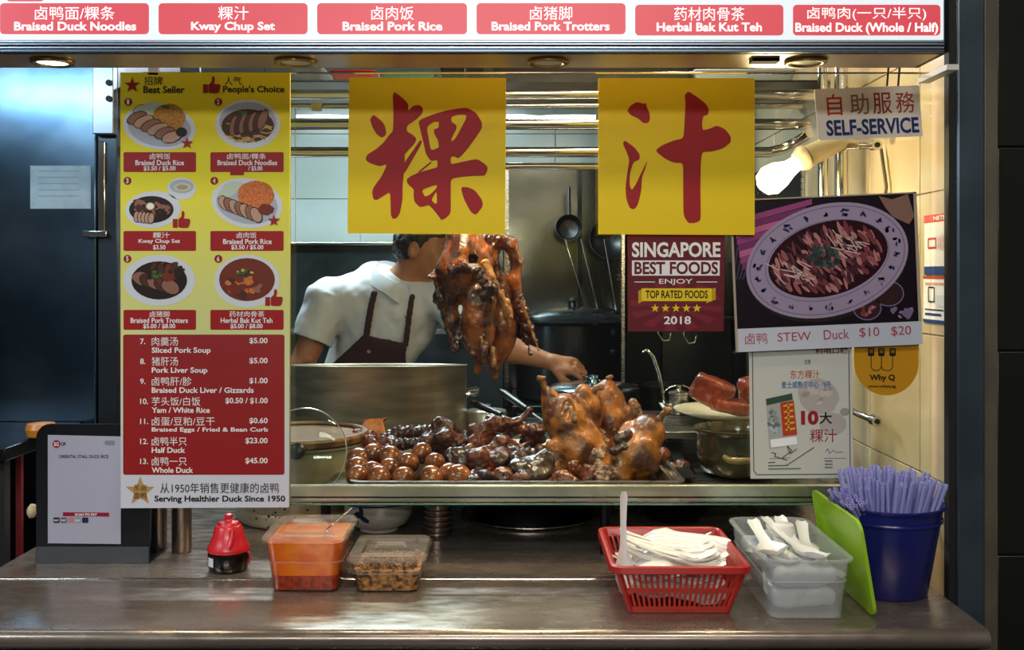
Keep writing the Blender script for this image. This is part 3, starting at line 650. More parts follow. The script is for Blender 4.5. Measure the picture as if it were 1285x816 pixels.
pc.line([(24, 140), (50, 139)], .5, i_gr); pc.line([(92, 140), (120, 140)], .5, i_gr); pc.line([(94, 132), (97, 128), (99, 134), (104, 130), (108, 133), (116, 132)], .6, i_gr)
for k in range(3):
    pc.line([(22, 145+k*4), (31+k*16, 144.5+k*4)], 1.3, ink('grey_l', '#5c5e64')); pc.line([(93, 143.5+k*4), (103, 143.5+k*4)], 1.4, ink('grey_l', '#5c5e64'))
pc.obj('print')
i_or = ink('orange', '#a84a24'); pe.text('优质', 69, 16, 77, 22, i_gr, 0); pe.text('东方粿汁', 51, 29, 88, 40, i_or, .0); pe.text('麦士威熟食中心·19号', 40, 43, 102, 52, ink('cert_blue', '#3a6aa0'), .012)
pe.text('10', 64, 80, 86, 98, ink('crimson', '#8a1c2c'), .05); pe.text('大', 87, 82, 103, 97, i_black, .02); pe.text('粿汁', 75, 103, 109, 120, ink('crimson', '#8a1c2c'), .0)
pe.text('料哨口粿', 83, 1, 124, 9, ink('brownred', '#6a3426'), .02)

# ---------------------------------------------------------------- round yellow sticker
wq = thing('round_sticker', P(1113, 497, 2.02), 'amber yellow disc sticker with black cutlery drawing, right of the certificate', 'sticker')
pw = Page(wq, 2.021); amber = ink('amber', '#b8841a', .35)
pw.board('sheet', [(1072, 425), (1153, 425)] + [(1112.5+40.5*math.cos(R(a)), 455+41.5*math.sin(R(a))) for a in range(0, 181, 9)], amber, .002)
pc = Pic(pw)
for x in (1093, 1106, 1120):
    pc.poly(rrect(x-4, 437, x+4, 447, 1.5), i_black, 2); pc.line([(x, 447), (x, 452)], 1, i_black, 2)
    for k in (-1.6, 0, 1.6): pc.line([(x+k, 438.5), (x+k, 443)], .7, amber, 3)
for x0, x1 in ((1093, 1106), (1106, 1120)):
    pc.line([(x0, 452), (x0, 460), (x0+1.5, 463.5), (x0+4, 465), (x1-4, 465), (x1-1.5, 463.5), (x1, 460), (x1, 452)], 1, i_black, 2)
pc.obj('cutlery_drawing'); pw.text('Why Q', 1091, 470, 1123, 479.5, i_black, .035); pw.text('www.whyq.sg', 1089, 483, 1124, 487.5, i_black, .03)

# ---------------------------------------------------------------- self service sign
ss = thing('self_service_sign', P(1090, 170, 2.0), 'white plastic self service sign in red and blue hanging on two cords', 'sign')
pp = Page(ss, 2.0, (1022, 112), (131/132, -5/132), (5/63, 63/63))
pp.board('board', rrect(0, 0, 132, 64, 2), mat('sign_white', '#e6e0d6', .3), .003)
ir2 = [ink('sr1', '#b5361e'), ink('sr2', '#8a6a48'), ink('sr3', '#9c2c22'), ink('sr4', '#a04a34')]
for k, ch in enumerate('自助服務'): pp.text(ch, 14+k*29, 7+(.5 if k else 0), 35+k*29+(3 if k else 0)-(2 if k == 0 else 0), 34, ir2[k], .006)
pp.text('SELF-SERVICE', 11, 39.5, 128, 59.5, ink('navy', '#18306e'), .03)
for px in (1114, 1128): MB().tube([P(px+1, 84, 2.0), P(px, 96, 2.004), P(px-1, 108, 2.004)], .0022, 8).obj('cord', black, ss)

# ---------------------------------------------------------------- payment stickers on the right wall
def walls(name, y0, y1, py0, py1, label):
    # sheet flat on the cream wall, between two distances, seen obliquely
    zt, zb_ = 1.5+(345-py0)*y1/F0, 1.5+(345-py1)*y1/F0
    t = thing(name, (XR-.009, (y0+y1)/2, zb_), label, 'sticker')
    def M_(u, v, e): return Vector((XR-.009-e*2, y1-(y1-y0)*u, zt-(zt-zb_)*v))
    pg = Page(t, 0, T=M_); return t, pg
t, pg = walls('payment_sticker', 1.975, 2.08, 271, 345, 'white cashless payment sticker with red top band on the cream wall')
pg.board('sheet', [(0, 0), (1, 0), (1, 1), (0, 1)], i_white, .0015); pg.poly('red_band', [(0, 0), (1, 0), (1, .13), (0, .13)], ink('nred', '#c03028'), 1); pg.poly('blue_band', [(0, .86), (1, .86), (1, 1), (0, 1)], ink('nblue', '#1c3a78'), 1)
pg.text('NETS', .45, .03, .98, .1, i_white, .03); pc = Pic(pg); pc.line([(.2, .4), (.2, .55), (.55, .55), (.55, .4), (.2, .4)], .035, ink('nred', '#c03028'), 2)
for k in range(3): pc.line([(.65+.1*k, .38-.02*k), (.7+.1*k, .475), (.65+.1*k, .57+.02*k)], .03, ink('npink', '#d89a90'), 2)
pc.obj('reader_symbol')
t, pg = walls('payment_sticker', 1.975, 2.085, 346, 404, 'white payment sticker with orange top band, below the other wall sticker')
pg.board('sheet', [(0, 0), (1, 0), (1, 1), (0, 1)], i_white, .0015); pg.poly('orange_band', [(0, .0), (1, .0), (1, .07), (0, .07)], i_or, 1); pg.poly('blue_band', [(0, .93), (1, .93), (1, 1), (0, 1)], ink('nblue', '#1c3a78'), 1)
pc = Pic(pg); pc.line([(.25, .25), (.5, .25), (.5, .55), (.25, .55), (.25, .25)], .03, i_black, 2); pc.poly([(.6, .4), (.95, .4), (.95, .65), (.6, .65)], i_plate, 2); pc.line([(.1, .72), (.9, .72)], .03, i_gr, 2); pc.line([(.1, .82), (.8, .82)], .05, i_blue, 2); pc.line([(.1, .17), (.9, .17)], .05, ink('npink', '#d89a90'), 2); pc.obj('print')

# ---------------------------------------------------------------- display shelf
sh = thing('display_shelf', (.2, 2.6, zc), 'stainless steel display shelf carrying the tray of braised food', 'shelf')
sz = 1.028
MB().box(-.42, .80, 2.112, 3.3, sz-.012, sz).obj('shelf_plate', steel_h, sh, bevel=.001)
z1, z0 = P(0, 609, 2.1).z, P(0, 630, 2.1).z
MB().box(-.99, .80, 2.098, 2.112, z0, z1).obj('front_rail', mat('rail_steel', '#cfc6b8', .28, .55, col2='#b0a696', vs=6), sh, bevel=.003)
MB().box(-.99, .80, 2.0955, 2.0978, z0+.009, z0+.012).obj('rail_groove', steel_dk, sh)
for x in (-.40, .20, .77):
    for y in (2.14, 3.2):
        MB().lathe([(.011, 0), (.011, sz-.012-zc)], (x, y, zc), 16).obj('leg', steel_dk, sh, smooth=50)
MB().lathe([(.011, 0), (.011, z0-zc)], (-.96, 2.105, zc), 16).obj('leg', steel_dk, sh, smooth=50)

# serving tray
tr = thing('serving_tray', (.01, 2.4, sz), 'wide stainless steel serving tray filled with braised duck, eggs and offal', 'tray')
mb = MB(); tw, tl = .724, .56; cx, cy = .012, 2.135+tl/2
T_ = Matrix.Translation((cx, cy, sz))
L = [rrect(-tw/2+.02, -tl/2+.02, tw/2-.02, tl/2-.02, .02, 0), rrect(-tw/2+.008, -tl/2+.008, tw/2-.008, tl/2-.008, .02, .024), rrect(-tw/2, -tl/2, tw/2, tl/2, .02, .026), rrect(-tw/2, -tl/2, tw/2, tl/2, .02, .0285),
     rrect(-tw/2+.010, -tl/2+.010, tw/2-.010, tl/2-.010, .018, .0285), rrect(-tw/2+.022, -tl/2+.022, tw/2-.022, tl/2-.022, .018, .0012)]
mb.loops([[T_ @ Vector(p) for p in l] for l in L]); mb.obj('pan', steel, tr)
MB().loops([[Vector((cx+p[0], cy+p[1], sz+.003+h)) for p in rrect(-tw/2+.021, -tl/2+.021, tw/2-.021, tl/2-.021, .018, 0)] for h in (0, .006)]).obj('braising_sauce', mat('sauce', '#170804', .12, coat=.6, bump=.2, bs=30), tr)
tz = sz+.01

# ---------------------------------------------------------------- eggs
egg_m = mat('braised_egg', '#96522a', .22, col2='#5c2c12', vs=22, coat=.5, bump=.06, bs=150, sub=.05)
eggs = [(489, 573, 2.30), (468, 570, 2.31), (513, 581, 2.27), (546, 581, 2.26), (489, 588, 2.235), (468, 593, 2.225), (450, 576, 2.30), (449, 587, 2.25), (529, 569, 2.33), (507, 603, 2.185), (541, 603, 2.183), (563, 595, 2.22), (577, 603, 2.185), (475, 604, 2.183), (448, 600, 2.19)]
e_lab = ['large braised egg on top of the rear of the egg pile', 'braised egg at the rear left of the egg pile', 'glossy braised egg in the middle right of the pile', 'big braised egg standing apart beside the dark meat', 'round braised egg in the centre of the pile', 'small braised egg left of the central egg', 'braised egg at the back of the leftmost stack', 'braised egg in the middle of the leftmost stack', 'braised egg mostly hidden behind the big one', 'split browned egg low at the front rim', 'wide braised egg at the rim in front of the big one', 'light brown egg squeezed behind the front right egg', 'rightmost braised egg at the front rim', 'braised egg at the rim second from the left corner', 'braised egg in the front left corner of the tray']
eb = MB().lathe([(.0001, -.0235), (.008, -.0222), (.015, -.018), (.0205, -.0105), (.0225, -.001), (.0215, .009), (.018, .0165), (.0125, .022), (.006, .0252), (.0001, .0262)], n=28, cap=False)
e0 = eb.obj('braised_egg', egg_m, smooth=180)
for i, (px, py, d) in enumerate(eggs):
    o = e0 if i == 0 else e0.copy()
    if i: C.objects.link(o)
    o.location = P(px, py, d); o.location.z = max(o.location.z, tz+.018); o.rotation_euler = (R(random.uniform(40, 120)), R(random.uniform(-40, 40)), R(random.uniform(0, 360)))
    s_ = random.uniform(1.02, 1.2); o.scale = (s_,)*3
    o['label'] = e_lab[i]; o['category'] = 'egg'; o['group'] = 'braised eggs in the tray'

# ---------------------------------------------------------------- braised pieces
br = mat('braised_offal', '#4e2012', .34, col2='#260c07', vs=30, coat=.3, bump=.4, bs=110, vlo=.35, vhi=.65)
br2 = mat('braised_meat', '#62280f', .36, col2='#2c0f07', vs=26, coat=.25, bump=.5, bs=130)
br3 = mat('braised_liver', '#2a1614', .28, col2='#44302c', vs=30, coat=.35, bump=.3, bs=80)
br4 = mat('tofu_skin', '#b8681a', .4, col2='#9a5212', vs=25, bump=.3, bs=120)
br5 = mat('braised_skin', '#7c3818', .28, col2='#4c1c0d', vs=18, coat=.4, bump=.35, bs=160)
V3 = Vector
def piece(kind, seed):
    rg = random.Random(seed); pr = []
    if kind == 'intestine':
        for k in range(9):
            t = k/8; a = V3((-.06+.12*t, .015*math.sin(t*5+seed), .012*math.sin(t*3))); pr.append(ell_(a, (.011, .02, .02), k=.006))
        nz = [(.0016, 260, seed)]
    elif kind == 'chunk':
        pr = [ell_((0, 0, 0), (.04, .026, .021), (rg.uniform(-20, 20),)*3, .015), ell_((.018, .008, .01), (.022, .02, .016), (0, 40, 20), .012), ell_((-.022, -.006, .006), (.018, .017, .019), (10, 0, 70), .012), cap_((0, .01, -.01), .012, (.035, -.012, -.008), .009, .01)]
        nz = [(.0024, 90, seed), (.0007, 330, seed+1)]
    elif kind == 'wing':
        pr = [cap_((-.055, 0, 0), .014, (0, .008, .02), .02, .012), cap_((0, .008, .02), .018, (.05, -.004, -.002), .010, .01), cap_((.05, -.004, -.002), .008, (.085, .004, .004), .004, .006), ell_((-.05, 0, 0), (.02, .018, .017), k=.012)]
        nz = [(.0022, 140, seed), (.0008, 420, seed+2)]
    elif kind == 'liver':
        pr = [ell_((0, 0, 0), (.042, .03, .018), (0, 15, 0), .012), ell_((.025, .012, .004), (.026, .019, .015), (0, -20, 30), .01), ell_((0, 0, .03), (.012, .05, .012), (0, 0, 20), .012, True)]
        nz = [(.002, 80, seed), (.0006, 260, seed+1)]
    elif kind == 'head':
        pr = [ell_((0, 0, 0), (.026, .021, .022), k=.01), ell_((.032, 0, -.004), (.03, .012, .006), (0, 8, 0), .01), cap_((-.015, 0, -.01), .013, (-.06, .01, -.02), .012, .015), ell_((.008, -.02, .006), (.005, .004, .005), k=.002, sub=True), ell_((.008, .02, .006), (.005, .004, .005), k=.002, sub=True)]
        nz = [(.0014, 160, seed)]
    else:
        pr = [box_((0, 0, 0), (.028, .022, .005), (0, 0, 20), .003, .003), box_((.018, -.012, .0), (.008, .01, .005), (10, 10, 50), .003, .006), box_((.03, .018, .004), (.01, .012, .012), (10, 20, 35), .006, .004, True)]
        nz = [(.0014, 160, seed)]
    return pr, nz
kinds = {'intestine': ('braised_intestine', br, 'braised intestine'), 'chunk': ('braised_meat_chunk', br2, 'braised meat'), 'wing': ('braised_wing', br5, 'wing'), 'liver': ('braised_liver', br3, 'liver'), 'head': ('duck_head', br5, 'duck head'), 'tofu': ('fried_tofu', br4, 'tofu')}
cache = {}
PC = [  # kind, px, py, d, rot(x,y,z), scale, label
 ('tofu', 474, 541, 2.60, (62, 10, -20), 1.3, 'orange fried tofu piece at the rear left of the tray'),
 ('chunk', 458, 552, 2.52, (10, 20, 10), .9, 'brown meat piece left of the orange tofu'),
 ('wing', 462, 561, 2.44, (0, 0, -12), .75, 'thin wing tip lying at the left edge behind the eggs'),
 ('chunk', 487, 557, 2.46, (0, 10, 40), .8, 'dark meat piece behind the egg pile'),
 ('intestine', 512, 549, 2.50, (0, -8, 6), 1.0, 'ridged dark intestine right of the orange tofu'),
 ('intestine', 505, 563, 2.40, (10, -14, 20), .75, 'short ridged intestine just above the eggs'),
 ('chunk', 548, 548, 2.45, (30, -30, 30), 1.35, 'big curled reddish meat piece at the centre rear of the eggs'),
 ('chunk', 559, 560, 2.38, (0, 60, 60), 1.0, 'reddish meat piece hanging over the big egg'),
 ('wing', 571, 558, 2.40, (0, 50, 10), .7, 'small wing bone right of the curled meat'),
 ('liver', 585, 549, 2.50, (20, 10, 0), .9, 'dark knob of offal at the rear rim'),
 ('chunk', 605, 545, 2.52, (0, 10, 20), 1.0, 'meat piece under the raised wing at the rear'),
 ('wing', 625, 543, 2.47, (10, -28, 15), 1.15, 'glossy wing pointing up at the centre rear'),
 ('wing', 652, 546, 2.50, (0, 15, 160), .95, 'dark wing at the rear beside the upright duck'),
 ('chunk', 668, 549, 2.52, (0, 0, 60), 1.0, 'meat piece at the rear left of the upright duck'),
 ('liver', 576, 578, 2.30, (60, 20, 10), 1.0, 'reddish folded offal right of the big egg'),
 ('chunk', 590, 572, 2.34, (0, 20, 80), 1.0, 'deep red meat behind the folded offal'),
 ('chunk', 603, 588, 2.25, (20, 70, 20), 1.15, 'tall dark red meat piece at the centre front'),
 ('liver', 593, 602, 2.19, (0, 0, 30), .9, 'dark piece touching the rim right of the eggs'),
 ('wing', 630, 566, 2.36, (10, -10, 20), .9, 'shredded wing in the middle of the tray'),
 ('intestine', 645, 572, 2.34, (0, 0, -15), .8, 'short intestine in the middle of the tray'),
 ('chunk', 622, 580, 2.28, (0, 0, 0), 1.1, 'brown meat in the middle front'),
 ('head', 631, 598, 2.20, (0, 0, -10), 1.0, 'brown duck head low at the front rim'),
 ('liver', 668, 588, 2.23, (30, -10, 10), 1.25, 'purple black glossy liver in front of the upright duck'),
 ('liver', 652, 581, 2.27, (50, 10, 60), .9, 'dark liver behind the glossy one'),
 ('chunk', 655, 603, 2.18, (0, 0, 50), .8, 'dark meat scrap under the glossy liver'),
 ('head', 705, 602, 2.18, (0, 8, 160), 1.0, 'grey duck head at the rim below the upright duck'),
 ('wing', 728, 603, 2.20, (0, 60, 40), .7, 'thin bone leaning between the two front ducks'),
 ('chunk', 740, 596, 2.30, (0, 0, 90), .9, 'dark scrap between the upright duck and the right duck'),
 ('wing', 836, 580, 2.42, (0, 20, 60), .8, 'dark wing right of the rightmost tray duck'),
 ('chunk', 852, 590, 2.36, (0, 0, 10), .8, 'dark scrap at the right end of the tray'),
 ('chunk', 690, 570, 2.45, (0, 0, 10), 1.1, 'dark meat behind the glossy liver'),
 ('liver', 610, 600, 2.20, (0, 10, 80), .85, 'small dark offal left of the low duck head'),
]
for i, (kd, px, py, d, rot, s_, lab) in enumerate(PC):
    nm, m_, cat = kinds[kd]; v = i % 3; key = (kd, v)
    if key not in cache:
        pr, nz = piece(kd, v*11+3); o = organic(nm, pr, .0024 if kd != 'head' else .002, m_, noise=nz, smooth=1); cache[key] = o
    else: o = cache[key].copy(); C.objects.link(o)
    o.location = P(px, py, d); o.rotation_euler = [R(x) for x in rot]; o.scale = (s_,)*3
    o['label'] = lab; o['category'] = cat; o['group'] = 'braised offal in the tray'

# ---------------------------------------------------------------- ducks
duck_m = mat('duck_skin', '#a8621e', .30, col2='#52240b', vs=20, coat=.25, bump=1, bs=55, vlo=.44, vhi=.60, bdist=.004, pores=330, detail=8)
duck_h = mat('duck_skin_hung', '#8a4618', .26, col2='#34130a', vs=18, coat=.3, bump=1, bs=50, vlo=.42, vhi=.58, bdist=.004, pores=330, detail=8)
duck_d = mat('duck_dark', '#4e1f0e', .28, col2='#280e08', vs=26, coat=.4, bump=.5, bs=180)
bone = mat('leg_bone', '#9a6a3a', .4, col2='#6b3a1e', vs=40, bump=.3, bs=200)
cut = mat('cut_meat', '#c29c80', .6, col2='#6a4432', vs=80, bump=1, bs=260, bdist=.004)
def pxr(d): return d/F0
def q(px, py, d, r): return (P(px, py, d), r*d/F0)
def caps(px, py, d, r, px2, py2, d2, r2, k=.008, sub=False):
    a, ra = q(px, py, d, r); b, rb = q(px2, py2, d2, r2); return cap_(a, ra, b, rb, k, sub)
def ells(px, py, d, rx, rz, ry=None, rot=0, k=.009, sub=False):
    f = d/F0; return ell_(P(px, py, d), (rx*f, (ry or (rx+rz)/2)*f, rz*f), (0, rot, 0), k, sub)
duckA = thing('braised_duck', (P(725, 600, 2.36).x, 2.38, tz), 'golden braised duck standing upright in the tray, belly open, one leg raised left', 'duck', 'whole ducks in the tray')
D = 2.38
organic('body', [ells(725, 562, D, 34, 36, 34, 12), ells(712, 528, D+.01, 30, 34, 30, -8), ells(735, 520, D+.04, 22, 34, 24, 10), caps(692, 560, D-.03, 9, 700, 592, D-.035, 12), caps(740, 535, D-.02, 9, 752, 560, D-.03, 8), caps(698, 528, D, 17, 690, 500, D+.01, 11), caps(690, 500, D+.01, 9, 685, 490, D+.01, 6), caps(727, 516, D+.03, 17, 733, 494, D+.03, 12),
    ells(714, 513, D-.052, 9, 17, 20, 10, .006, True), caps(712, 500, D-.06, 5, 722, 520, D-.066, 5, .004, True), ells(752, 576, D-.03, 17, 20, 20, 30, .01)], .0032, duck_m, duckA, noise=[(.0013, 70, 1)])
organic('leg', [caps(686, 494, D+.01, 5.5, 682, 482, D+.01, 3.2), caps(682, 482, D+.01, 3.2, 677, 475, D, 4.2, .004), caps(677, 476, D, 3, 684, 474, D, 2.2, .004)], .0018, bone, duckA, noise=[(.0006, 400, 2)])
organic('leg', [caps(738, 496, D+.03, 7, 748, 488, D+.02, 3.4), caps(748, 488, D+.02, 4, 754, 486, D+.02, 4.4, .004)], .0018, bone, duckA, noise=[(.0006, 400, 3)])
organic('cut_end', [ells(757, 573, D-.055, 13, 14, 8, 30, .006)], .0018, cut, duckA, noise=[(.0028, 260, 5), (.0012, 600, 1)], smooth=0)
organic('inner_bone', [caps(716, 512, D-.055, 2.5, 722, 530, D-.066, 3, .004), caps(712, 507, D-.05, 2.2, 706, 520, D-.062, 2.2, .004)], .0015, cut, duckA, noise=[(.0008, 500, 5)], smooth=0)
D = 2.50
duckB = thing('braised_duck', (P(765, 560, D).x, D, tz), 'braised duck behind, breast up with pointed top, between the other two tray ducks', 'duck', 'whole ducks in the tray')
organic('body', [ells(765, 530, D, 28, 34, 30, 0), ells(762, 505, D, 22, 26, 24, 0), caps(763, 500, D, 16, 764, 484, D, 6, .02), ells(745, 520, D-.01, 12, 26, 16, -10), caps(742, 500, D-.02, 6, 738, 512, D-.02, 6), ells(762, 562, D+.02, 26, 30, 28), ells(775, 590, D+.03, 30, 26, 24), caps(786, 515, D-.02, 7, 790, 545, D-.02, 9)], .0032, duck_m, duckB, noise=[(.0013, 70, 11)])
organic('leg', [caps(764, 484, D, 4, 764, 476, D, 2.8), caps(763, 475, D, 3.4, 767, 473, D, 3, .003)], .0018, bone, duckB)
organic('wing', [caps(738, 497, D-.03, 4, 734, 520, D-.03, 6), caps(738, 497, D-.03, 4, 748, 500, D-.03, 3), caps(734, 520, D-.03, 5, 742, 548, D-.05, 5)], .002, duck_d, duckB, noise=[(.001, 300, 3)])
organic('cut_end', [ells(748, 549, D-.055, 12, 13, 9, -20, .006), ells(757, 556, D-.06, 7, 6, 6, 0)], .0018, cut, duckB, noise=[(.0028, 260, 7), (.0012, 600, 3)], smooth=0)
D = 2.32
duckC = thing('braised_duck', (P(790, 605, D).x, D, tz), 'braised duck lying on its side at the right of the tray, leg stretched out right', 'duck', 'whole ducks in the tray')
organic('body', [ells(796, 572, D, 33, 33, 33, 35), ells(812, 545, D+.02, 24, 25, 26, 20), ells(773, 590, D-.01, 25, 20, 25, -40), caps(815, 540, D+.02, 18, 822, 533, D+.02, 8), caps(778, 560, D, 14, 766, 592, D, 17), caps(812, 556, D-.045, 8, 818, 586, D-.04, 10), caps(770, 575, D-.045, 5, 784, 600, D-.045, 7), caps(790, 540, D+.03, 12, 780, 548, D+.02, 7)], .0032, duck_m, duckC, noise=[(.0013, 70, 21)])
organic('leg', [caps(822, 533, D+.02, 6, 832, 520, D+.01, 3.0), caps(832, 520, D+.01, 3.2, 840, 515, D, 3.8, .004), caps(838, 516, D, 2.6, 834, 512, D, 2, .004)], .0018, bone, duckC, noise=[(.0006, 400, 2)])
organic('wing', [caps(788, 545, D-.03, 6, 775, 552, D-.035, 5), caps(775, 552, D-.035, 4.5, 772, 542, D-.035, 3.5, .004), caps(775, 552, D-.035, 5, 786, 562, D-.045, 4.5), caps(786, 562, D-.045, 4, 770, 566, D-.05, 5)], .002, duck_d, duckC, noise=[(.0012, 300, 3)])
organic('cut_end', [ells(762, 596, D-.045, 15, 14, 9, 0, .006), ells(754, 588, D-.03, 8, 9, 8, 0)], .0018, cut, duckC, noise=[(.003, 260, 9), (.0012, 600, 6)], smooth=0)
nk = organic('duck_neck_piece', [ells(797, 520, 2.5, 9, 17, 8, -6, .01), ells(795, 508, 2.5, 5, 8, 5)], .0018, mat('neck_cut', '#a8845c', .6, col2='#5e3018', vs=90, bump=.8, bs=200, vlo=.35, vhi=.6), org=P(797, 540, 2.5), noise=[(.0014, 260, 2)], smooth=0, label='pale pitted duck neck end standing behind the right tray duck', category='meat')

# hanging ducks
RY = 2.36
def strands(lst, m, parent, seed, vox=.0022, name='wing', amp=.0016):
    return organic(name, [caps(*a) for a in lst], vox, m, parent, noise=[(amp, 240, seed), (amp*.5, 600, seed+1)])
D = 2.32
h1 = thing('hanging_duck', P(590, 470, D), 'glossy golden brown duck hanging in front, plump breast left and bent wing across', 'duck', 'ducks hanging from the rail')
organic('body', [ells(580, 335, D, 28, 46, 28, 8), ells(583, 300, D+.01, 24, 30, 24, 0), caps(562, 340, D, 15, 567, 402, D, 9, .015), caps(567, 402, D, 10, 573, 424, D, 7), ells(604, 332, D+.01, 16, 30, 22, 0),
    ells(600, 402, D-.012, 22, 42, 24, -4, .008), ells(604, 380, D-.018, 19, 24, 20, 0), caps(596, 430, D-.01, 13, 606, 452, D, 8),
    ells(594, 327, D-.048, 6, 7, 14, 0, .004, True), caps(580, 372, D-.02, 6, 578, 402, D-.02, 5, .006, True)], .003, duck_h, h1, noise=[(.0012, 75, 4)])
strands([(567, 338, D-.055, 5, 580, 333, D-.062, 6.5), (580, 333, D-.062, 6.5, 596, 338, D-.065, 6), (596, 336, D-.06, 6, 618, 362, D-.058, 7), (618, 364, D-.058, 7, 608, 371, D-.06, 5), (596, 346, D-.062, 4, 618, 368, D-.06, 4), (567, 338, D-.055, 5, 567, 346, D-.055, 4)], duck_d, h1, 3)
strands([(606, 330, D-.05, 3, 622, 356, D-.055, 2.2), (611, 328, D-.05, 3, 628, 372, D-.05, 2), (622, 356, D-.055, 2.2, 640, 410, D-.04, 2.2), (628, 372, D-.05, 3.5, 636, 392, D-.04, 4.5)], bone, h1, 8, .0016, 'wing_bone', .0006)
strands([(548, 342, D, 4, 540, 348, D-.01, 3), (548, 342, D, 5, 552, 372, D, 5), (552, 372, D, 5, 560, 398, D, 4), (546, 370, D, 3, 547, 380, D, 3), (560, 398, D, 5, 572, 440, D-.01, 5), (552, 350, D, 5, 556, 380, D, 5)], duck_d, h1, 5)
strands([(578, 410, D-.01, 5, 572, 436, D-.02, 4.5), (572, 436, D-.02, 4, 568, 438, D-.02, 4), (586, 425, D-.02, 6, 594, 446, D-.03, 5), (594, 446, D-.03, 4, 588, 444, D-.03, 3), (606, 408, D-.045, 4, 608, 446, D-.05, 5)], duck_d, h1, 6, name='tail_flap')
strands([(618, 438, D-.03, 3, 620, 458, D-.035, 3.4), (604, 424, D-.05, 3, 608, 438, D-.052, 2.5)], bone, h1, 9, .0016, 'leg_bone', .0006)
strands([(597, 440, D, 7, 600, 466, D+.01, 4), (616, 440, D, 8, 622, 474, D+.01, 3)], duck_h, h1, 13, name='tail', amp=.0012)
D = 2.40
h2 = thing('hanging_duck', P(640, 470, D), 'darker duck hanging behind at the right with its long neck looped over', 'duck', 'ducks hanging from the rail')
organic('body', [ells(630, 415, D, 19, 40, 22, 4), ells(632, 380, D+.01, 14, 36, 18, 0), caps(614, 300, D, 8, 620, 345, D, 10, .01), caps(622, 345, D, 9, 636, 378, D, 9, .01), caps(630, 440, D, 12, 622, 466, D, 4, .01)], .003, duck_h, h2, noise=[(.0014, 80, 14)])
organic('neck', [caps(620, 350, D-.01, 8, 618, 312, D-.01, 8), caps(618, 312, D-.01, 8, 628, 301, D-.01, 9), caps(628, 301, D-.01, 9, 641, 307, D-.01, 9.5), caps(641, 307, D-.01, 9.5, 648, 326, D-.01, 8), caps(648, 326, D-.01, 8, 646, 350, D-.01, 7.5), caps(646, 350, D-.01, 7.5, 650, 378, D-.01, 7)], .0024, duck_h, h2, noise=[(.0009, 130, 3)])
strands([(650, 372, D-.01, 7, 655, 390, D-.01, 8), (655, 388, D-.01, 6, 664, 412, D-.01, 6), (664, 412, D-.01, 5, 675, 438, D-.01, 2), (655, 395, D, 6, 660, 425, D, 4), (660, 425, D, 4, 666, 444, D, 2.2)], duck_d, h2, 17, name='wing')
strands([(655, 380, D-.035, 2.5, 676, 440, D-.03, 1.8), (636, 378, D-.05, 4, 640, 398, D-.05, 5), (630, 366, D-.04, 3, 634, 396, D-.045, 3)], bone, h2, 19, .0016, 'wing_bone', .0006)
for h_, px, d in ((h1, 588, 2.36), (h2, 628, 2.40)):
    zt = 1.745
    pts = [P(px, 300, d)+V3((0, 0, -.02))]; pts += [V3((pts[0].x, d, zt)), V3((pts[0].x, d, zt+.035)), V3((pts[0].x, (d+2.6)/2-.07, 1.8)), V3((pts[0].x, 2.5, 1.90)), V3((pts[0].x, 2.575, 1.935)), V3((pts[0].x, 2.60, 1.941)), V3((pts[0].x, 2.62, 1.925))]
    MB().tube(pts, .0035, 8).obj('hook', steel_pol, h_, smooth=60)

# ---------------------------------------------------------------- overhead rails
def rail(py, th, d, x0, x1, label, bend=None, m=None):
    z = P(0, py, d).z; r = th*d/F0/2; pts = [(x0, d, z), (x1, d, z)]
    if bend: pts += bend
    MB().tube(pts, r, 20).obj('overhead_rail', m or steel_pol, org=(x0, d, z), smooth=60, label=label, category='pipe', group='steel rails across the stall')
x1 = XR-.008
rail(119, 13, 2.6, -1.003, x1, 'thick steel rail crossing the stall at the top of the kitchen opening')
rail(133, 7, 2.68, -1.003, .78, 'thin steel pipe just under the topmost thick rail')
rail(156, 14, 2.6, -1.003, .775, 'second thick steel rail from the top, behind the yellow posters')
rail(191, 13, 2.62, -1.003, P(965, 0, 2.62).x, 'third thick steel rail, ending in a bend near the bright bulb', [P(982, 187, 2.62), P(1000, 178, 2.6), P(1016, 168, 2.56)])
rail(209, 9, 2.6565, P(596, 0, 2.65).x, P(800, 0, 2.65).x, 'lowest short steel rail between the two yellow posters')
q_ = P(398, 135, 2.66); MB().box(q_.x-.012, q_.x+.012, 2.64, 2.665, q_.z-.009, q_.z+.010).obj('brass_fitting', mat('brass', '#b89a50', .35, .9), org=q_, label='small brass valve fitting on the thin pipe right of the menu board', category='valve')
for i, px in enumerate((240, 612)):
    x = P(px, 0, 2.6).x; 
    for k in (0,): MB().box(x-.012, x+.012, 2.6315, 2.643, 1.77, ZT).obj('rail_hanger', steel_dk, org=(x, 2.63, 1.77), label=('dark rail hanger strap behind the menu board', 'dark rail hanger strap behind the left yellow poster')[i], category='bracket')
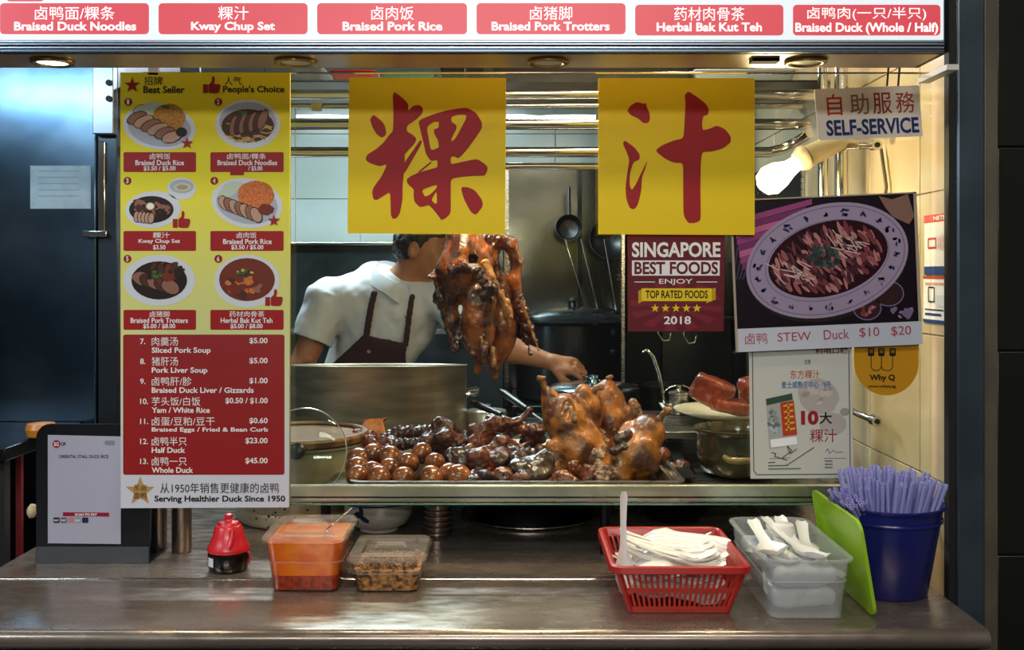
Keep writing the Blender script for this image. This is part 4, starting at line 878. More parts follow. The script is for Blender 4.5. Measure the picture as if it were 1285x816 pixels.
# things stored on the top rail
z = P(0, 104, 2.75).z
rk = MB().box(XL, XR-.01, 2.7, 3.05, z-.008, z-.002).obj('overhead_shelf', steel_dk, org=(0, 2.8, z-.008), label='narrow dark steel shelf high above the overhead rails', category='shelf')
def store(name, px0, px1, py0, m, label, cat, d0=2.72, d1=2.95):
    mb = MB(); a, b = P(px0, 0, d0).x, P(px1, 0, d0).x; zt = P(0, py0, d0).z
    mb.loops([rrect(a+.006, d0+.006, b-.006, d1-.006, .01, z-.0018), rrect(a, d0, b, d1, .012, z+(zt-z)*.8), rrect(a-.003, d0-.003, b+.003, d1+.003, .012, zt-.003), rrect(a-.003, d0-.003, b+.003, d1+.003, .012, zt)])
    return mb.obj(name, m, org=((a+b)/2, (d0+d1)/2, z), label=label, category=cat)
store('storage_tub', 330, 402, 82, mat('grey_tub', '#4c5350', .5, col2='#6a716c', vs=12), 'dark grey tub on the high shelf right of the menu board top', 'tub')
store('red_tray', 415, 470, 88, mat('red_tray_plastic', '#b02018', .4), 'red plastic tray on the high shelf behind the left yellow poster', 'tray')
store('green_box', 478, 545, 90, mat('green_box_plastic', '#2c7a66', .4), 'green box on the high shelf above the left yellow poster', 'box')
store('black_case', 552, 868, 82, blackm, 'long black case on the high shelf between the yellow posters', 'box')
store('white_box', 872, 998, 87, mat('white_box_card', '#9aa8b0', .5), 'pale blue white box on the high shelf above the right yellow poster', 'box')

# ---------------------------------------------------------------- bulb on a conduit, pipes on the right
ld = 2.36
lm = thing('wall_lamp', P(1045, 190, ld), 'bright warm bulb in a cream swivel holder right of the yellow poster', 'lamp')
cream = mat('cream_plastic', '#b8a888', .45)
def cone(a, ra, b, rb, n=28): return MB().tube([a, b], [ra, rb], n)
f = ld/F0
MB().tube([P(1062, 172, ld+.03), P(1040, 184, ld+.01), P(1012, 197, ld)], [11*f, 13*f, 14*f], 24).obj('holder', cream, lm, smooth=50)
MB().tube([P(1012, 197, ld), P(1008, 199, ld), P(1000, 204, ld)], [16*f, 17*f, 12*f], 24).obj('collar', cream, lm, smooth=50)
MB().tube([P(1002, 203, ld), P(990, 212, ld), P(978, 219, ld), P(966, 227, ld), P(957, 232, ld), P(953, 235, ld)], [9*f, 11*f, 17*f, 19*f, 14*f, 5*f], 28).obj('bulb', mat('bulb_glow', '#ffe2b0', .3, emit=14), lm, smooth=180)
MB().tube([P(1058, 172, ld+.03), (XR-.0075, ld+.05, P(0, 165, ld).z)], 6*f, 12).obj('arm', cream, lm, smooth=50)
light('wall_lamp_light', 'POINT', P(966, 240, ld-.05), 6.5, (1, .74, .44), .035)
hl = thing('heat_lamp', P(600, 200, 2.22), 'round warming lamp hanging over the ducks behind the left yellow poster', 'lamp')
c_ = P(585, 205, 2.2)
MB().lathe([(.012, .07), (.018, .06), (.03, .045), (.07, 0), (.072, -.002), (.066, 0), (.028, .04), (.012, .06)], c_, 32, cap=False).obj('shade', steel_dk, hl, smooth=60)
MB().lathe([(.0001, .045), (.012, .04), (.02, .022), (.024, .008), (.018, -.008), (.0001, -.014)], c_, 24, cap=False).obj('bulb', mat('bulb_glow', '#ffe2b0', .3, emit=26), hl, smooth=180)
MB().tube([c_+V3((0, 0, .068)), (c_.x, c_.y, ZT)], .003, 8).obj('cord', black, hl)
light('heat_lamp_light', 'POINT', c_+V3((0, 0, -.04)), 7, (1, .78, .52), .03)

def wpipe(name, pts, r, m, label, cat='pipe', **k): return MB().tube(pts, r, 16).obj(name, m, org=pts[0], smooth=60, label=label, category=cat, **k)
vp = thing('standing_pipe', (.80, 2.42, sz), 'tall vertical steel pipe with short valve stubs against the cream wall', 'pipe')
MB().tube([(.80, 2.42, sz), (.80, 2.42, ZT)], .016, 20).obj('pipe', steel_pol, vp, smooth=60)
MB().tube([(.755, 2.42, sz), (.755, 2.42, ZT)], .0125, 20).obj('pipe', steel_pol, vp, smooth=60)
for py, lab in ((187, 0), (519, 1)):
    zz = 1.5+(345-py)*2.36/F0
    MB().tube([(.80, 2.42, zz+.012), (.81, 2.33, zz+.003), (.825, 2.27, zz-.003)], .008, 14).obj('valve_stem', steel_pol, vp, smooth=60)
    MB().tube([(.824, 2.275, zz-.002), (.827, 2.255, zz-.004)], .0125, 18).obj('valve_cap', steel_pol, vp, smooth=60)
    MB().tube([(.827, 2.2548, zz-.004), (.8273, 2.252, zz-.004)], .006, 14).obj('valve_hole', blackm, vp)
wpipe('drain_hose', [(.852, 2.30, P(0, 187, 2.3).z), (.853, 2.27, 1.70), (.85, 2.29, 1.64), (.846, 2.33, 1.55), (.85, 2.35, 1.42)], .004, mat('hose', '#5a4c38', .5), 'thin brown hose hanging down beside the valve under the self service sign', 'hose')

# ---------------------------------------------------------------- pots and kitchenware
pot_m = mat('brushed_pot', '#b0a28c', .38, .85, col2='#988a76', vs=5, bump=.08, bs=40, rvar=.06, stretch=(1, 1, 7))
bp = thing('stock_pot', (-.397, 2.975, sz), 'big wide brushed steel pot in front of the cook, rear left of the tray', 'pot')
c_ = (-.397, 2.975, sz); zt = P(0, 469, 2.72).z - sz
MB().lathe([(.25, 0), (.262, .012), (.262, zt-.004), (.265, zt), (.262, zt+.002), (.258, zt-.002), (.257, .014), (.0001, .008)], c_, 72).shear(c_, zt, .075).obj('body', pot_m, bp, smooth=40)
MB().lathe([(.250, zt*.45), (.0001, zt*.45)], c_, 40, cap=False).obj('broth', mat('broth', '#1c0d06', .1, coat=.5), bp)
for s_ in (-1, 1):
    x = c_[0]+s_*.262
    MB().tube([(x, 2.90, sz+.12), (x+s_*.03, 2.91, sz+.125), (x+s_*.035, 2.975, sz+.127), (x+s_*.03, 3.04, sz+.125), (x, 3.05, sz+.12)], .006, 10).obj('handle', steel_pol, bp, smooth=60)
# cream enamel stock pot with wooden rimmed lid, left
cp = thing('enamel_pot', (-.52, 2.50, zc+.001), 'old cream enamel pot standing on the counter, half hidden by the menu board', 'pot')
c_ = (-.525, 2.48, zc+.001); cz = P(0, 560, 2.4).z-zc
enam = mat('cream_enamel', '#a0937c', .3, col2='#82745a', vs=9, bump=.1, bs=40, coat=.4)
MB().lathe([(.148, 0), (.156, .006), (.159, .018), (.156, .03), (.152, .034), (.156, cz-.01), (.162, cz-.004), (.162, cz), (.154, cz), (.152, cz-.008), (.148, .02), (.0001, .012)], c_, 64).obj('body', enam, cp, smooth=40)
chips = MB(); random.seed(5)
for k in range(46):
    a = R(random.uniform(200, 340)); r_ = .1575; z_ = random.choice([.012, .036, .06])+random.gauss(0, .012); s_ = random.uniform(.0012, .004)
    if z_ < .004: continue
    rz = .1605 if z_ < .03 else .1572
    cc = V3((c_[0]+rz*math.cos(a), c_[1]+rz*math.sin(a), c_[2]+z_)); t_ = V3((-math.sin(a), math.cos(a), 0)); n_ = 7
    chips.add([cc+t_*s_*math.cos(2*math.pi*i/n_)*random.uniform(.6, 1.2)+V3((0, 0, s_*.8*math.sin(2*math.pi*i/n_))) for i in range(n_)], [tuple(range(n_))])
chips.obj('enamel_chip', mat('rust_chip', '#1c140e', .8), cp, kind='stuff')
wl = thing('pot_lid', (c_[0], c_[1], c_[2]+cz), 'brown wooden lid lying on the cream enamel pot', 'lid')
wood = mat('lid_wood', '#8a5a30', .5, col2='#5c3819', vs=9, bump=.2, bs=60, stretch=(1, 6, 1))
lz = c_[2]+cz+.0012
MB().lathe([(.0001, .0), (.158, 0), (.166, .004), (.168, .016), (.164, .022), (.152, .022), (.148, .014), (.0001, .013)], (c_[0], c_[1], lz), 56).obj('board', wood, wl, smooth=40)
MB().lathe([(.145, .0), (.147, .001), (.147, .0035), (.145, .0045)], (c_[0], c_[1], lz+.014), 40, cap=False).obj('groove_ring', mat('lid_dark', '#3a2210', .6), wl)
# glass lid leaning on the rail
gd = thing('glass_lid', P(385, 612, 2.15), 'round glass pot lid with steel rim and black knob leaning behind the glass', 'lid')
gc = P(379, 569, 2.19); gr = 57*2.19/F0; Mg = Matrix.Translation(gc) @ Euler((R(-72), 0, R(-6))).to_matrix().to_4x4() @ Matrix.Rotation(R(180), 4, 'Y') 
Mg = Matrix.Translation(gc) @ Euler((R(74), 0, R(-4))).to_matrix().to_4x4()
MB().lathe([(gr-.003, 0), (gr*.9, .007), (gr*.7, .014), (gr*.4, .02), (.012, .022)], (0, 0, 0), 56, Mg, cap=False).obj('glass_dome', clear('lid_glass', '#e6e8dc', '#000000', 0, .03), gd, smooth=180)
MB().lathe([(gr, -.0012), (gr+.0008, 0), (gr, .0014), (gr-.0016, .0012), (gr-.0018, -.001)], (0, 0, 0), 64, Mg, cap=False).obj('steel_rim', steel_pol, gd, smooth=60)
MB().lathe([(.011, .021), (.009, .03), (.016, .034), (.018, .040), (.012, .046), (.0001, .047)], (0, 0, 0), 24, Mg).obj('knob', black, gd, smooth=50)
# dark green glazed pot with lug handles, right
gp = thing('glazed_pot', (.54, 2.36, sz), 'dark olive glazed pot with lug handle below the white plate', 'pot')
c_ = (P(925, 0, 2.36).x, 2.36, sz+.001); pz = P(0, 542, 2.3).z-sz
glz = mat('olive_glaze', '#2c2615', .16, col2='#453c20', vs=8, coat=.6)
MB().lathe([(.07, 0), (.085, .01), (.094, .035), (.096, .05), (.093, pz-.012), (.101, pz-.004), (.102, pz), (.096, pz+.001), (.09, pz-.01), (.09, .03), (.0001, .012)], c_, 48).obj('body', glz, gp, smooth=40)
for a in (-100, 80):
    t_ = V3((math.cos(R(a)), math.sin(R(a)), 0)); s_ = V3((-t_.y, t_.x, 0)); b_ = V3(c_)+V3((0, 0, .05))
    MB().tube([b_+t_*.09-s_*.032+V3((0, 0, .004)), b_+t_*.106-s_*.022, b_+t_*.112, b_+t_*.106+s_*.022, b_+t_*.09+s_*.032+V3((0, 0, .004))], [.007, .008, .0085, .008, .007], 12).obj('lug_handle', mat('handle_glaze', '#7a6636', .25, coat=.5), gp, smooth=60)
MB().lathe([(.089, pz-.02), (.0001, pz-.02)], c_, 32, cap=False).obj('broth', mat('broth', '#1c0d06', .1, coat=.5), gp)
# steel riser with the plate of pork belly
rs = thing('steel_riser', (.5, 2.72, sz), 'low steel riser shelf under the white plate at the right', 'shelf')
rz = P(0, 533, 2.62).z
MB().box(.33, .735, 2.50, 2.9, rz-.018, rz).obj('riser_top', steel_h, rs, bevel=.002)
for x in (.35, .715):
    for y in (2.52, 2.88): MB().lathe([(.008, 0), (.008, rz-.018-sz)], (x, y, sz), 12).obj('leg', steel_dk, rs, smooth=50)
pcx, pcy = P(916, 0, 2.66).x, 2.66
MB().lathe([(.05, 0), (.06, .001), (.065, .008), (.11, .018), (.148, .032), (.150, .036), (.144, .035), (.105, .023), (.062, .013), (.0001, .012)], (pcx, pcy, rz+.001), 64).obj('plate', mat('cream_porcelain', '#d9cdb0', .15, coat=.4), org=(pcx, pcy, rz), smooth=50, label='white plate holding braised pork belly behind the certificate', category='plate')
pork = mat('pork_belly', '#7c2e16', .3, col2='#55200f', vs=14, coat=.5, bump=.4, bs=160)
for i, (px, py, d, r_, rot, lb) in enumerate(((893, 492, 2.62, (.052, .03, .034), (4, 24, -10), 'large shiny slab of braised pork belly at the left of the plate'), (916, 510, 2.60, (.05, .028, .016), (0, 10, 8), 'low piece of braised pork belly in the middle of the plate'), (948, 492, 2.66, (.035, .03, .036), (0, -10, 30), 'braised pork belly piece partly hidden behind the certificate'))):
    c_ = P(px, py, d); organic('braised_pork_belly', [box_(c_, (r_[0]-.012, r_[1]-.01, r_[2]-.01), rot, .014, .01), ell_(c_+V3((-.012, 0, .012)), (r_[0]*.7, r_[1]*.8, r_[2]*.6), rot, .012)], .003, pork, org=(c_.x, c_.y, rz+.014), noise=[(.0022, 60, i+3), (.0005, 420, i)], label=lb, category='meat', group='pork belly on the plate')
# small lidded cup with wire handle and bent ladle handle
cu = thing('lidded_cup', (P(852, 0, 2.8).x, 2.8, rz), 'small steel lidded jar with wire handle behind the plate', 'jar')
c_ = (P(852, 0, 2.82).x, 2.82, rz+.0005); ch = P(0, 492, 2.82).z-rz
MB().lathe([(.024, 0), (.027, .003), (.027, ch-.008), (.03, ch-.006), (.03, ch-.001), (.008, ch+.006), (.006, ch+.012), (.009, ch+.018), (.0001, ch+.021)], c_, 28).obj('body', steel, cu, smooth=45)
MB().tube([V3(c_)+V3((.045*math.cos(R(a)), 0, ch-.012+.03*math.sin(R(a)))) for a in range(0, 181, 15)], .002, 8).obj('wire_handle', steel_pol, cu, smooth=60)
la = thing('ladle', P(836, 520, 2.75), 'steel ladle with a curved handle standing right of the tray ducks', 'ladle')
MB().tube([P(838, 545, 2.84), P(833, 500, 2.84), P(827, 468, 2.84), P(820, 448, 2.84), P(812, 439, 2.84), P(806, 442, 2.84)], [.005, .005, .005, .0048, .0045, .004], 10).obj('handle', steel_pol, la, smooth=60)
MB().lathe([(.0001, -.03), (.025, -.022), (.038, 0), (.036, .0), (.024, -.02), (.0001, -.027)], (P(842, 0, 2.84).x, 2.84, rz+.0315), 24).obj('bowl', steel_pol, la, smooth=60)
# lidded steel pot under the cook's hand
lp = thing('lidded_pot', (P(745, 0, 3.02).x, 3.02, sz), "round steel pot with a shallow domed lid under the cook's hand", 'pot')
c_ = (P(745, 0, 3.02).x, 3.02, sz+.001); lh = P(0, 484, 2.98).z-sz-.016
MB().lathe([(.12, 0), (.128, .006), (.128, lh-.004), (.133, lh)], c_, 48).obj('body', steel_dk, lp, smooth=40)
MB().lathe([(.136, lh+.001), (.137, lh+.005), (.128, lh+.011), (.09, lh+.018), (.04, lh+.021), (.014, lh+.021), (.012, lh+.03), (.018, lh+.035), (.017, lh+.042), (.0001, lh+.044)], c_, 56).obj('lid', mat('blue_steel', '#9fb4c4', .16, 1), lp, smooth=50)
p2_ = thing('frying_pan', (P(812, 0, 3.1).x, 3.1, sz), 'small steel pan with handle behind the right tray duck', 'pan')
c_ = (P(822, 0, 3.05).x+.02, 3.12, sz+.13)
MB().lathe([(.055, -.129), (.07, -.12), (.078, -.01), (.082, 0), (.078, 0), (.07, -.1), (.0001, -.11)], c_, 32).obj('body', steel_dk, p2_, smooth=50)
MB().tube([V3(c_)+V3((-.07, -.03, -.005)), V3(c_)+V3((-.15, -.10, .01)), V3(c_)+V3((-.155, -.107, .01))], [.006, .009, .007], 12).obj('handle', mat('red_brown_handle', '#5a1c18', .4), p2_, smooth=50)
# steel inset plate and cloth-like white lids with black tongs
for i, (px, py, d, r_, lb) in enumerate(((610, 513, 3.0, .062, 'round steel lid lying behind the tray, left of the tongs'), (640, 526, 2.83, .06, 'round pale lid just behind the tray under the tongs'))):
    t = thing('flat_lid', (P(px, 0, d).x, d, sz), lb, 'lid'); c_ = (P(px, 0, d).x, d, sz+.001+i*.0)
    MB().lathe([(r_*.9, 0), (r_, .004), (r_, .04+.02*(1-i)), (r_*.96, .044+.02*(1-i)), (r_*.4, .05+.02*(1-i)), (.012, .05+.02*(1-i))], c_, 40).obj('lid_body', mat('pale_lid', '#b8b4a8', .25, .6), t, smooth=50)
    MB().lathe([(.011, .05+.02*(1-i)), (.014, .062+.02*(1-i)), (.0001, .064+.02*(1-i))], c_, 20).obj('knob', steel_pol, t, smooth=50)
for i, (a, b, lb) in enumerate((((592, 505, 2.93), (662, 540, 2.74), 'black handled tongs lying behind the tray, left one'), ((628, 490, 2.98), (690, 536, 2.76), 'black handled spatula lying behind the tray, right one'))):
    t = thing('kitchen_utensil', P(*b), lb, 'utensil'); A, B = P(*a), P(*b); A.z = max(A.z, sz+.09); B.z = max(B.z, sz+.055)
    M_ = A.lerp(B, .55); MB().tube([A, A.lerp(B, .1), M_], [.006, .011, .009], 14).obj('grip', black, t, smooth=60)
    MB().tube([M_, A.lerp(B, .8), B], [.006, .007, .005], 10, flat=.5).obj('blade', steel_dk, t, smooth=60)
# knife or flat steel strip at the right end of the tray
A, B = P(838, 555, 2.55), P(862, 600, 2.26)
kn = thing('carving_knife', B, 'broad steel knife blade lying over the right end of the tray', 'knife')
MB().add([A+V3((-.006, 0, 0)), A+V3((.018, 0, 0)), B+V3((.02, 0, 0)), B+V3((-.012, 0, 0)), A+V3((-.006, 0, -.002)), A+V3((.018, 0, -.002)), B+V3((.02, 0, -.002)), B+V3((-.012, 0, -.002))], [(0, 1, 2, 3), (7, 6, 5, 4), (0, 4, 5, 1), (1, 5, 6, 2), (2, 6, 7, 3), (3, 7, 4, 0)]).obj('blade', steel_dk, kn, smooth=0)
MB().tube([A+V3((.006, -.002, 0)), A+V3((-.004, .07, .018)), A+V3((-.008, .12, .03))], [.008, .011, .009], 12).obj('handle', mat('knife_wood', '#3c1c14', .5), kn, smooth=60)

# ---- under the shelf
bw = thing('patterned_bowl', (P(476, 0, 2.3).x, 2.32, zc), 'white bowl with a dark blue leaf pattern on the counter under the shelf', 'bowl')
c_ = (P(476, 0, 2.34).x, 2.34, zc+.0012)
MB().lathe([(.042, 0), (.045, .002), (.045, .008), (.068, .02), (.080, .045), (.084, .074), (.086, .080), (.082, .080), (.078, .05), (.04, .014), (.0001, .011)], c_, 48).obj('body', mat('bowl_glaze', '#a8a69c', .15, coat=.4), bw, smooth=50)
MB().lathe([(.0853, .070), (.0858, .073)], c_, 48, cap=False).obj('rim_line', i_blue, bw)
lf = MB()
for (ang, z_, s_, rt) in ((-118, .052, .017, 20), (-108, .042, .016, -30), (-124, .038, .014, 70), (-112, .062, .012, 100)):
    pts = []
    for k in range(12):
        a = 2*math.pi*k/12; u = s_*math.cos(a)*(1 if k % 2 else .7); v = s_*.45*math.sin(a); uu = u*math.cos(R(rt))-v*math.sin(R(rt)); vv = u*math.sin(R(rt))+v*math.cos(R(rt))
        zz = z_+vv; rr = np.interp(zz, [.02, .045, .074], [.068, .080, .084])+.0012; th = R(ang)+uu/.08
        pts.append((c_[0]+rr*math.cos(th), c_[1]+rr*math.sin(th), c_[2]+zz))
    lf.add(pts, [tuple(range(12))])
lf.obj('leaf_pattern', ink('bowl_blue', '#141c38'), bw, kind='stuff')
cn = thing('steel_cup_stack', (P(549, 0, 2.27).x, 2.29, zc), 'ribbed steel canister on the counter beside the patterned bowl', 'canister')
c_ = (P(549, 0, 2.29).x, 2.29, zc+.0012); pr_ = [(.027, 0)]
for k in range(8): z_ = .003+.0125*k; pr_ += [(.028, z_), (.0325, z_+.003), (.0325, z_+.0075), (.028, z_+.0105)]
MB().lathe(pr_+[(.03, .107), (.0001, .107)], c_, 36).obj('body', mat('warm_steel', '#8c8078', .28, .95), cn, smooth=40)
MB().lathe([(.0305, .1075), (.0305, .112), (.0001, .1125)], c_, 30).obj('lid', steel_dk, cn, smooth=40)
dk = thing('dark_bowl', (P(665, 0, 2.5).x, 2.5, zc), 'large dark steel mixing bowl upside down in the shade under the shelf', 'bowl')
MB().lathe([(.17, 0), (.173, .002), (.17, .006), (.155, .04), (.12, .075), (.07, .098), (.0001, .105)], (P(665, 0, 2.5).x, 2.5, zc+.0012), 56).obj('body', steel_dk, dk, smooth=60)
MB().lathe([(.172, .004), (.1755, .004), (.1755, .007), (.171, .007)], (P(665, 0, 2.5).x, 2.5, zc+.0012), 56, cap=False).obj('rolled_rim', steel, dk, smooth=60)
d2 = thing('dark_bowl', (P(830, 0, 2.45).x, 2.45, zc), 'dark steel bowl under the shelf behind the red basket', 'bowl')
MB().lathe([(.06, 0), (.065, .004), (.10, .04), (.125, .085), (.128, .09), (.122, .088), (.06, .012), (.0001, .01)], (P(845, 0, 2.45).x, 2.45, zc+.0012), 48).obj('body', steel_dk, d2, smooth=60)
for i, (px, d, r_, h_, lb) in enumerate(((199, 2.17, .018, .155, 'left steel cylinder behind the payment stand, under the menu board'), (228, 2.16, .021, .16, 'right steel cylinder under the menu board, behind the sauce bottle'))):
    c_ = (P(px, 0, d).x, d, zc+.0012); MB().lathe([(r_*.96, 0), (r_, .002), (r_, h_-.002), (r_*1.03, h_), (r_*.95, h_), (r_*.94, .005), (.0001, .004)], c_, 32).obj('steel_cylinder', mat('warm_steel', '#8c8078', .28, .95), org=c_, smooth=40, label=lb, category='holder')

# ---------------------------------------------------------------- payment stand
qs = thing('payment_stand', (P(115, 0, 2.07).x, 2.09, zc), 'dark steel payment stand with a white payment notice at the left', 'stand')
qd = 2.07; a_, b_ = P(45, 0, qd).x, P(188, 0, qd).x; qz1 = P(0, 532, qd).z
mb = MB(); pts = rrect(a_, zc-.03, b_, qz1, .03); pts = [(x, max(z, zc+.0012)) for x, z in pts]
mb.loops([[V3((x, qd+.003, z)) for x, z in pts], [V3((x, qd, z)) for x, z in pts]]); mb.obj('upright_plate', mat('stand_steel', '#3c3f44', .3, .85, col2='#2c2e32', vs=3), qs, bevel=.0008)
MB().box(a_, b_, qd+.003, qd+.11, zc+.0012, zc+.0045).obj('foot_plate', steel_dk, qs)
MB().box(a_+.002, b_-.002, qd-.0012, qd-.0002, zc+.0012, zc+.035).obj('lower_lip', mat('lip_steel', '#6a717a', .3, .8), qs)
pq = Page(qs, qd-.0016); c4 = [(60, 546), (151.5, 548), (151.5, 683), (60, 682)]
pq.board('notice_sheet', c4, ink('notice', '#a2a3b4'), .0008)
pc = Pic(pq); pc.ell(71, 557.5, 5, 5, ink('logo_red', '#8a1c28'), 1)
pc.obj('logo'); pq.poly('scan_band', [(79, 643), (137, 643.5), (137, 648.5), (79, 648)], ink('band', '#8a1434'), 1); pc = Pic(pq)
for k, (x, c__) in enumerate(((67, '#1c2440'), (76, '#5c5c66'), (85, '#b07a84'), (94, '#8c90a0'), (103, '#18284c'))): pc.poly(rrect(x, 649.5, x+8, 656.5, 1.5), ink('ic%d' % k, c__), 1); pc.obj('app_icon'); pc = Pic(pq)
for k in range(3): pc.line([(132-(k % 2)*2, 554+2*k), (144, 554+2*k)], .8, i_gr, 1)
pc.obj('small_print'); pq.text('SG', 68, 555, 74, 560, i_white, .02, 3); pq.text('QR', 76.5, 555, 83, 560, i_black, .02)
pq.text('ORIENTAL STALL DUCK RICE', 74, 571, 136, 575, i_black, .01); pq.text('SCAN TO PAY', 94, 644.4, 122, 647.4, i_white, .03)
for k, t_ in enumerate(('PAY', 'PAY', 'PAY')): pq.text(t_, 68+k*9+(9 if k > 1 else 0), 652, 74+k*9+(9 if k > 1 else 0), 654.5, i_white, .02)

# ---------------------------------------------------------------- sauce bottle with red cap
sb = thing('sauce_bottle', (P(286, 0, 2.02).x, 2.02, zc), 'squat black sauce bottle with a bell shaped red cap, left of the sauce tubs', 'bottle')
c_ = (P(286, 0, 2.02).x, 2.025, zc+.0026)
MB().lathe([(.034, 0), (.039, .003), (.041, .012), (.041, .034), (.039, .04), (.03, .044)], c_, 40).obj('bottle_body', mat('black_glass', '#0a0706', .1, coat=.5), sb, smooth=40)
MB().lathe([(.0415, .038), (.042, .041), (.0415, .046), (.036, .056), (.031, .070), (.028, .084), (.025, .089), (.022, .0895), (.021, .093), (.019, .096), (.008, .098), (.0065, .101), (.009, .106), (.0075, .111), (.0001, .113)], c_, 44).obj('bell_cap', mat('red_cap', '#c8202c', .35, sub=.05, coat=.2), sb, smooth=45)
MB().tube([V3(c_)+V3(p) for p in ((.010, -.036, .05), (.014, -.033, .06), (.015, -.028, .072), (.014, -.026, .084))], [.006, .006, .0055, .005], 14).obj('finger_grip', mat('red_cap', '#c8202c', .35, sub=.05, coat=.2), sb, smooth=60)
MB().tube([V3(c_)+V3((.041+.004*math.cos(a), -.006, .024+.012*math.sin(a))) for a in np.linspace(0, 6.283, 18)], .0018, 8, cap=False).obj('red_ring', mat('red_cap', '#c8202c', .35, sub=.05, coat=.2), sb, smooth=60)
lb_ = MB(); lb_.add([(c_[0]+.0414*math.cos(R(a)), c_[1]+.0414*math.sin(R(a)), c_[2]+z_) for z_ in (.012, .03) for a in range(-145, -119, 5)], [(k, k+1, k+7, k+6) for k in range(5)])
lb_.obj('paper_label', i_plate, sb)

# ---------------------------------------------------------------- clear tubs of sauce
clr = clear('clear_tub', '#f8f4ee', '#000000', .0, .05); clr_lid = clear('clear_lid', '#f8f2ea', '#f0e4d4', .16, .12)
def sauce_tub(x, y, w_, l_, h_, fill, label, m_fill, name, cat, group=None, oil=None, rot=0):
    t = thing(name, (x, y, zc+.0012), label, cat, group); ORG[t.name] = V3((0, 0, 0))
    a = w_*.78; b = l_*.78
    tub_mesh(MB(), a, b, w_*.93, l_*.93, h_, .018, .0018).obj('container', clr, t, smooth=40)
    def slab(z0, z1, m, nm, inset=.0021):
        f0, f1 = z0/h_, z1/h_
        MB().loops([rrect(-(a+(w_*.93-a)*f)/2+inset, -(b+(l_*.93-b)*f)/2+inset, (a+(w_*.93-a)*f)/2-inset, (b+(l_*.93-b)*f)/2-inset, .016, z) for f, z in ((f0, z0), (f1, z1))]).obj(nm, m, t, smooth=30)
    if oil:
        slab(.002, h_*.30, m_fill, 'sauce_sediment'); slab(h_*.301, h_*fill, oil, 'chilli_oil')
    else:
        mb = MB(); slab(.002, h_*fill, m_fill, 'contents')
    # two steps of the tub wall
    for zf_ in (.55,):
        f = zf_; W2 = (a+(w_*.93-a)*f)/2+.0012; L2 = (b+(l_*.93-b)*f)/2+.0012
        MB().loops([rrect(-W2, -L2, W2, L2, .018, h_*f), rrect(-W2-.001, -L2-.001, W2+.001, L2+.001, .018, h_*f+.0015), rrect(-W2, -L2, W2, L2, .018, h_*f+.003)], False, False).obj('wall_step', clr_lid, t, smooth=30)
    z = h_+.0045
    lid = MB(); W2, L2 = w_/2, l_/2; iw, il = w_*.5*.68, l_*.5*.62
    lid.loops([rrect(-W2, -L2, W2, L2, .02, z-.008), rrect(-W2-.001, -L2-.001, W2+.001, L2+.001, .021, z-.004), rrect(-W2+.004, -L2+.004, W2-.004, L2-.004, .018, z+.004), rrect(-W2+.012, -L2+.012, W2-.012, L2-.012, .014, z+.0045),
        rrect(-iw, -il, iw, il, .008, z+.003), rrect(-iw+.002, -il+.002, iw-.002, il-.002, .006, z-.004)], False, True)
    L = lid.obj('lid', clr_lid, t, smooth=40)
    MB().tube([(-iw*.55, il*.1, z-.001), (-iw*.5, il*.1, z+.006), (iw*.5, il*.1, z+.006), (iw*.55, il*.1, z-.001)], .004, 10).obj('handle_bar', clr_lid, L, smooth=50)
    MB().box(-iw*.9, iw*.9, -il*.75, -il*.55, z-.0035, z-.0028).obj('lid_gap_shadow', mat('gap_shadow_brown', '#6b3a18', .3), L)  # shadow of the lid gap painted as a thin brown strip
    t.rotation_euler[2] = R(rot); return t
oilm = mat('chilli_oil', '#f2850f', .12, col2='#e26a0a', vs=25, coat=.3); sed = mat('chilli_sediment', '#b83c0a', .35, col2='#842008', vs=120, bump=.4, bs=200)
x = P(391, 0, 1.95).x
t1 = sauce_tub(x, 1.952, .160, .176, .100, .93, 'tall clear tub of orange chilli oil with lid and spoon', sed, 'sauce_tub', 'tub', 'clear lidded tubs on the counter', oilm)
mince = mat('minced_garlic', '#b88a50', .5, col2='#4a2410', vs=75, bump=1, bs=120, vlo=.42, vhi=.6, bdist=.006)
t2 = sauce_tub(P(493, 0, 1.98).x, 1.945, .150, .165, .062, .62, 'low clear tub of minced brown sambal with a clear lid', mince, 'sauce_tub', 'tub', 'clear lidded tubs on the counter')
gm = MB(); random.seed(11)
for k in range(420):
    side = random.random(); u = random.uniform(-.052, .052); v = random.uniform(-.058, .058); s_ = random.uniform(.0012, .0032)
    z_ = random.uniform(.036, .046)
    M_ = Matrix.Translation((u, v, z_)) @ Euler((random.uniform(0, 3), random.uniform(0, 3), 0)).to_matrix().to_4x4()
    gm.box(-s_, s_, -s_*.6, s_*.6, -s_*.5, s_*.5, M_)
gm.obj('minced_bits', mince, t2, kind='stuff')
sp_ = thing('sauce_spoon', (x+.02, 1.96, 1.0), 'thin steel spoon handle sticking out of the orange chilli oil tub', 'spoon')
A = V3((x+.035, 1.93, zc+.108)); B = V3((x+.072, 1.985, zc+.135))
MB().tube([A+V3((-.02, -.02, -.05)), A, A.lerp(B, .5), B], [.002, .0022, .003, .0035], 10, flat=.5).obj('handle', steel_pol, sp_, smooth=60)
MB().lathe([(.0001, -.006), (.008, -.004), (.012, 0), (.011, 0), (.0001, -.005)], A+V3((-.022, -.022, -.052)), 16).obj('bowl', steel_pol, sp_, smooth=60)

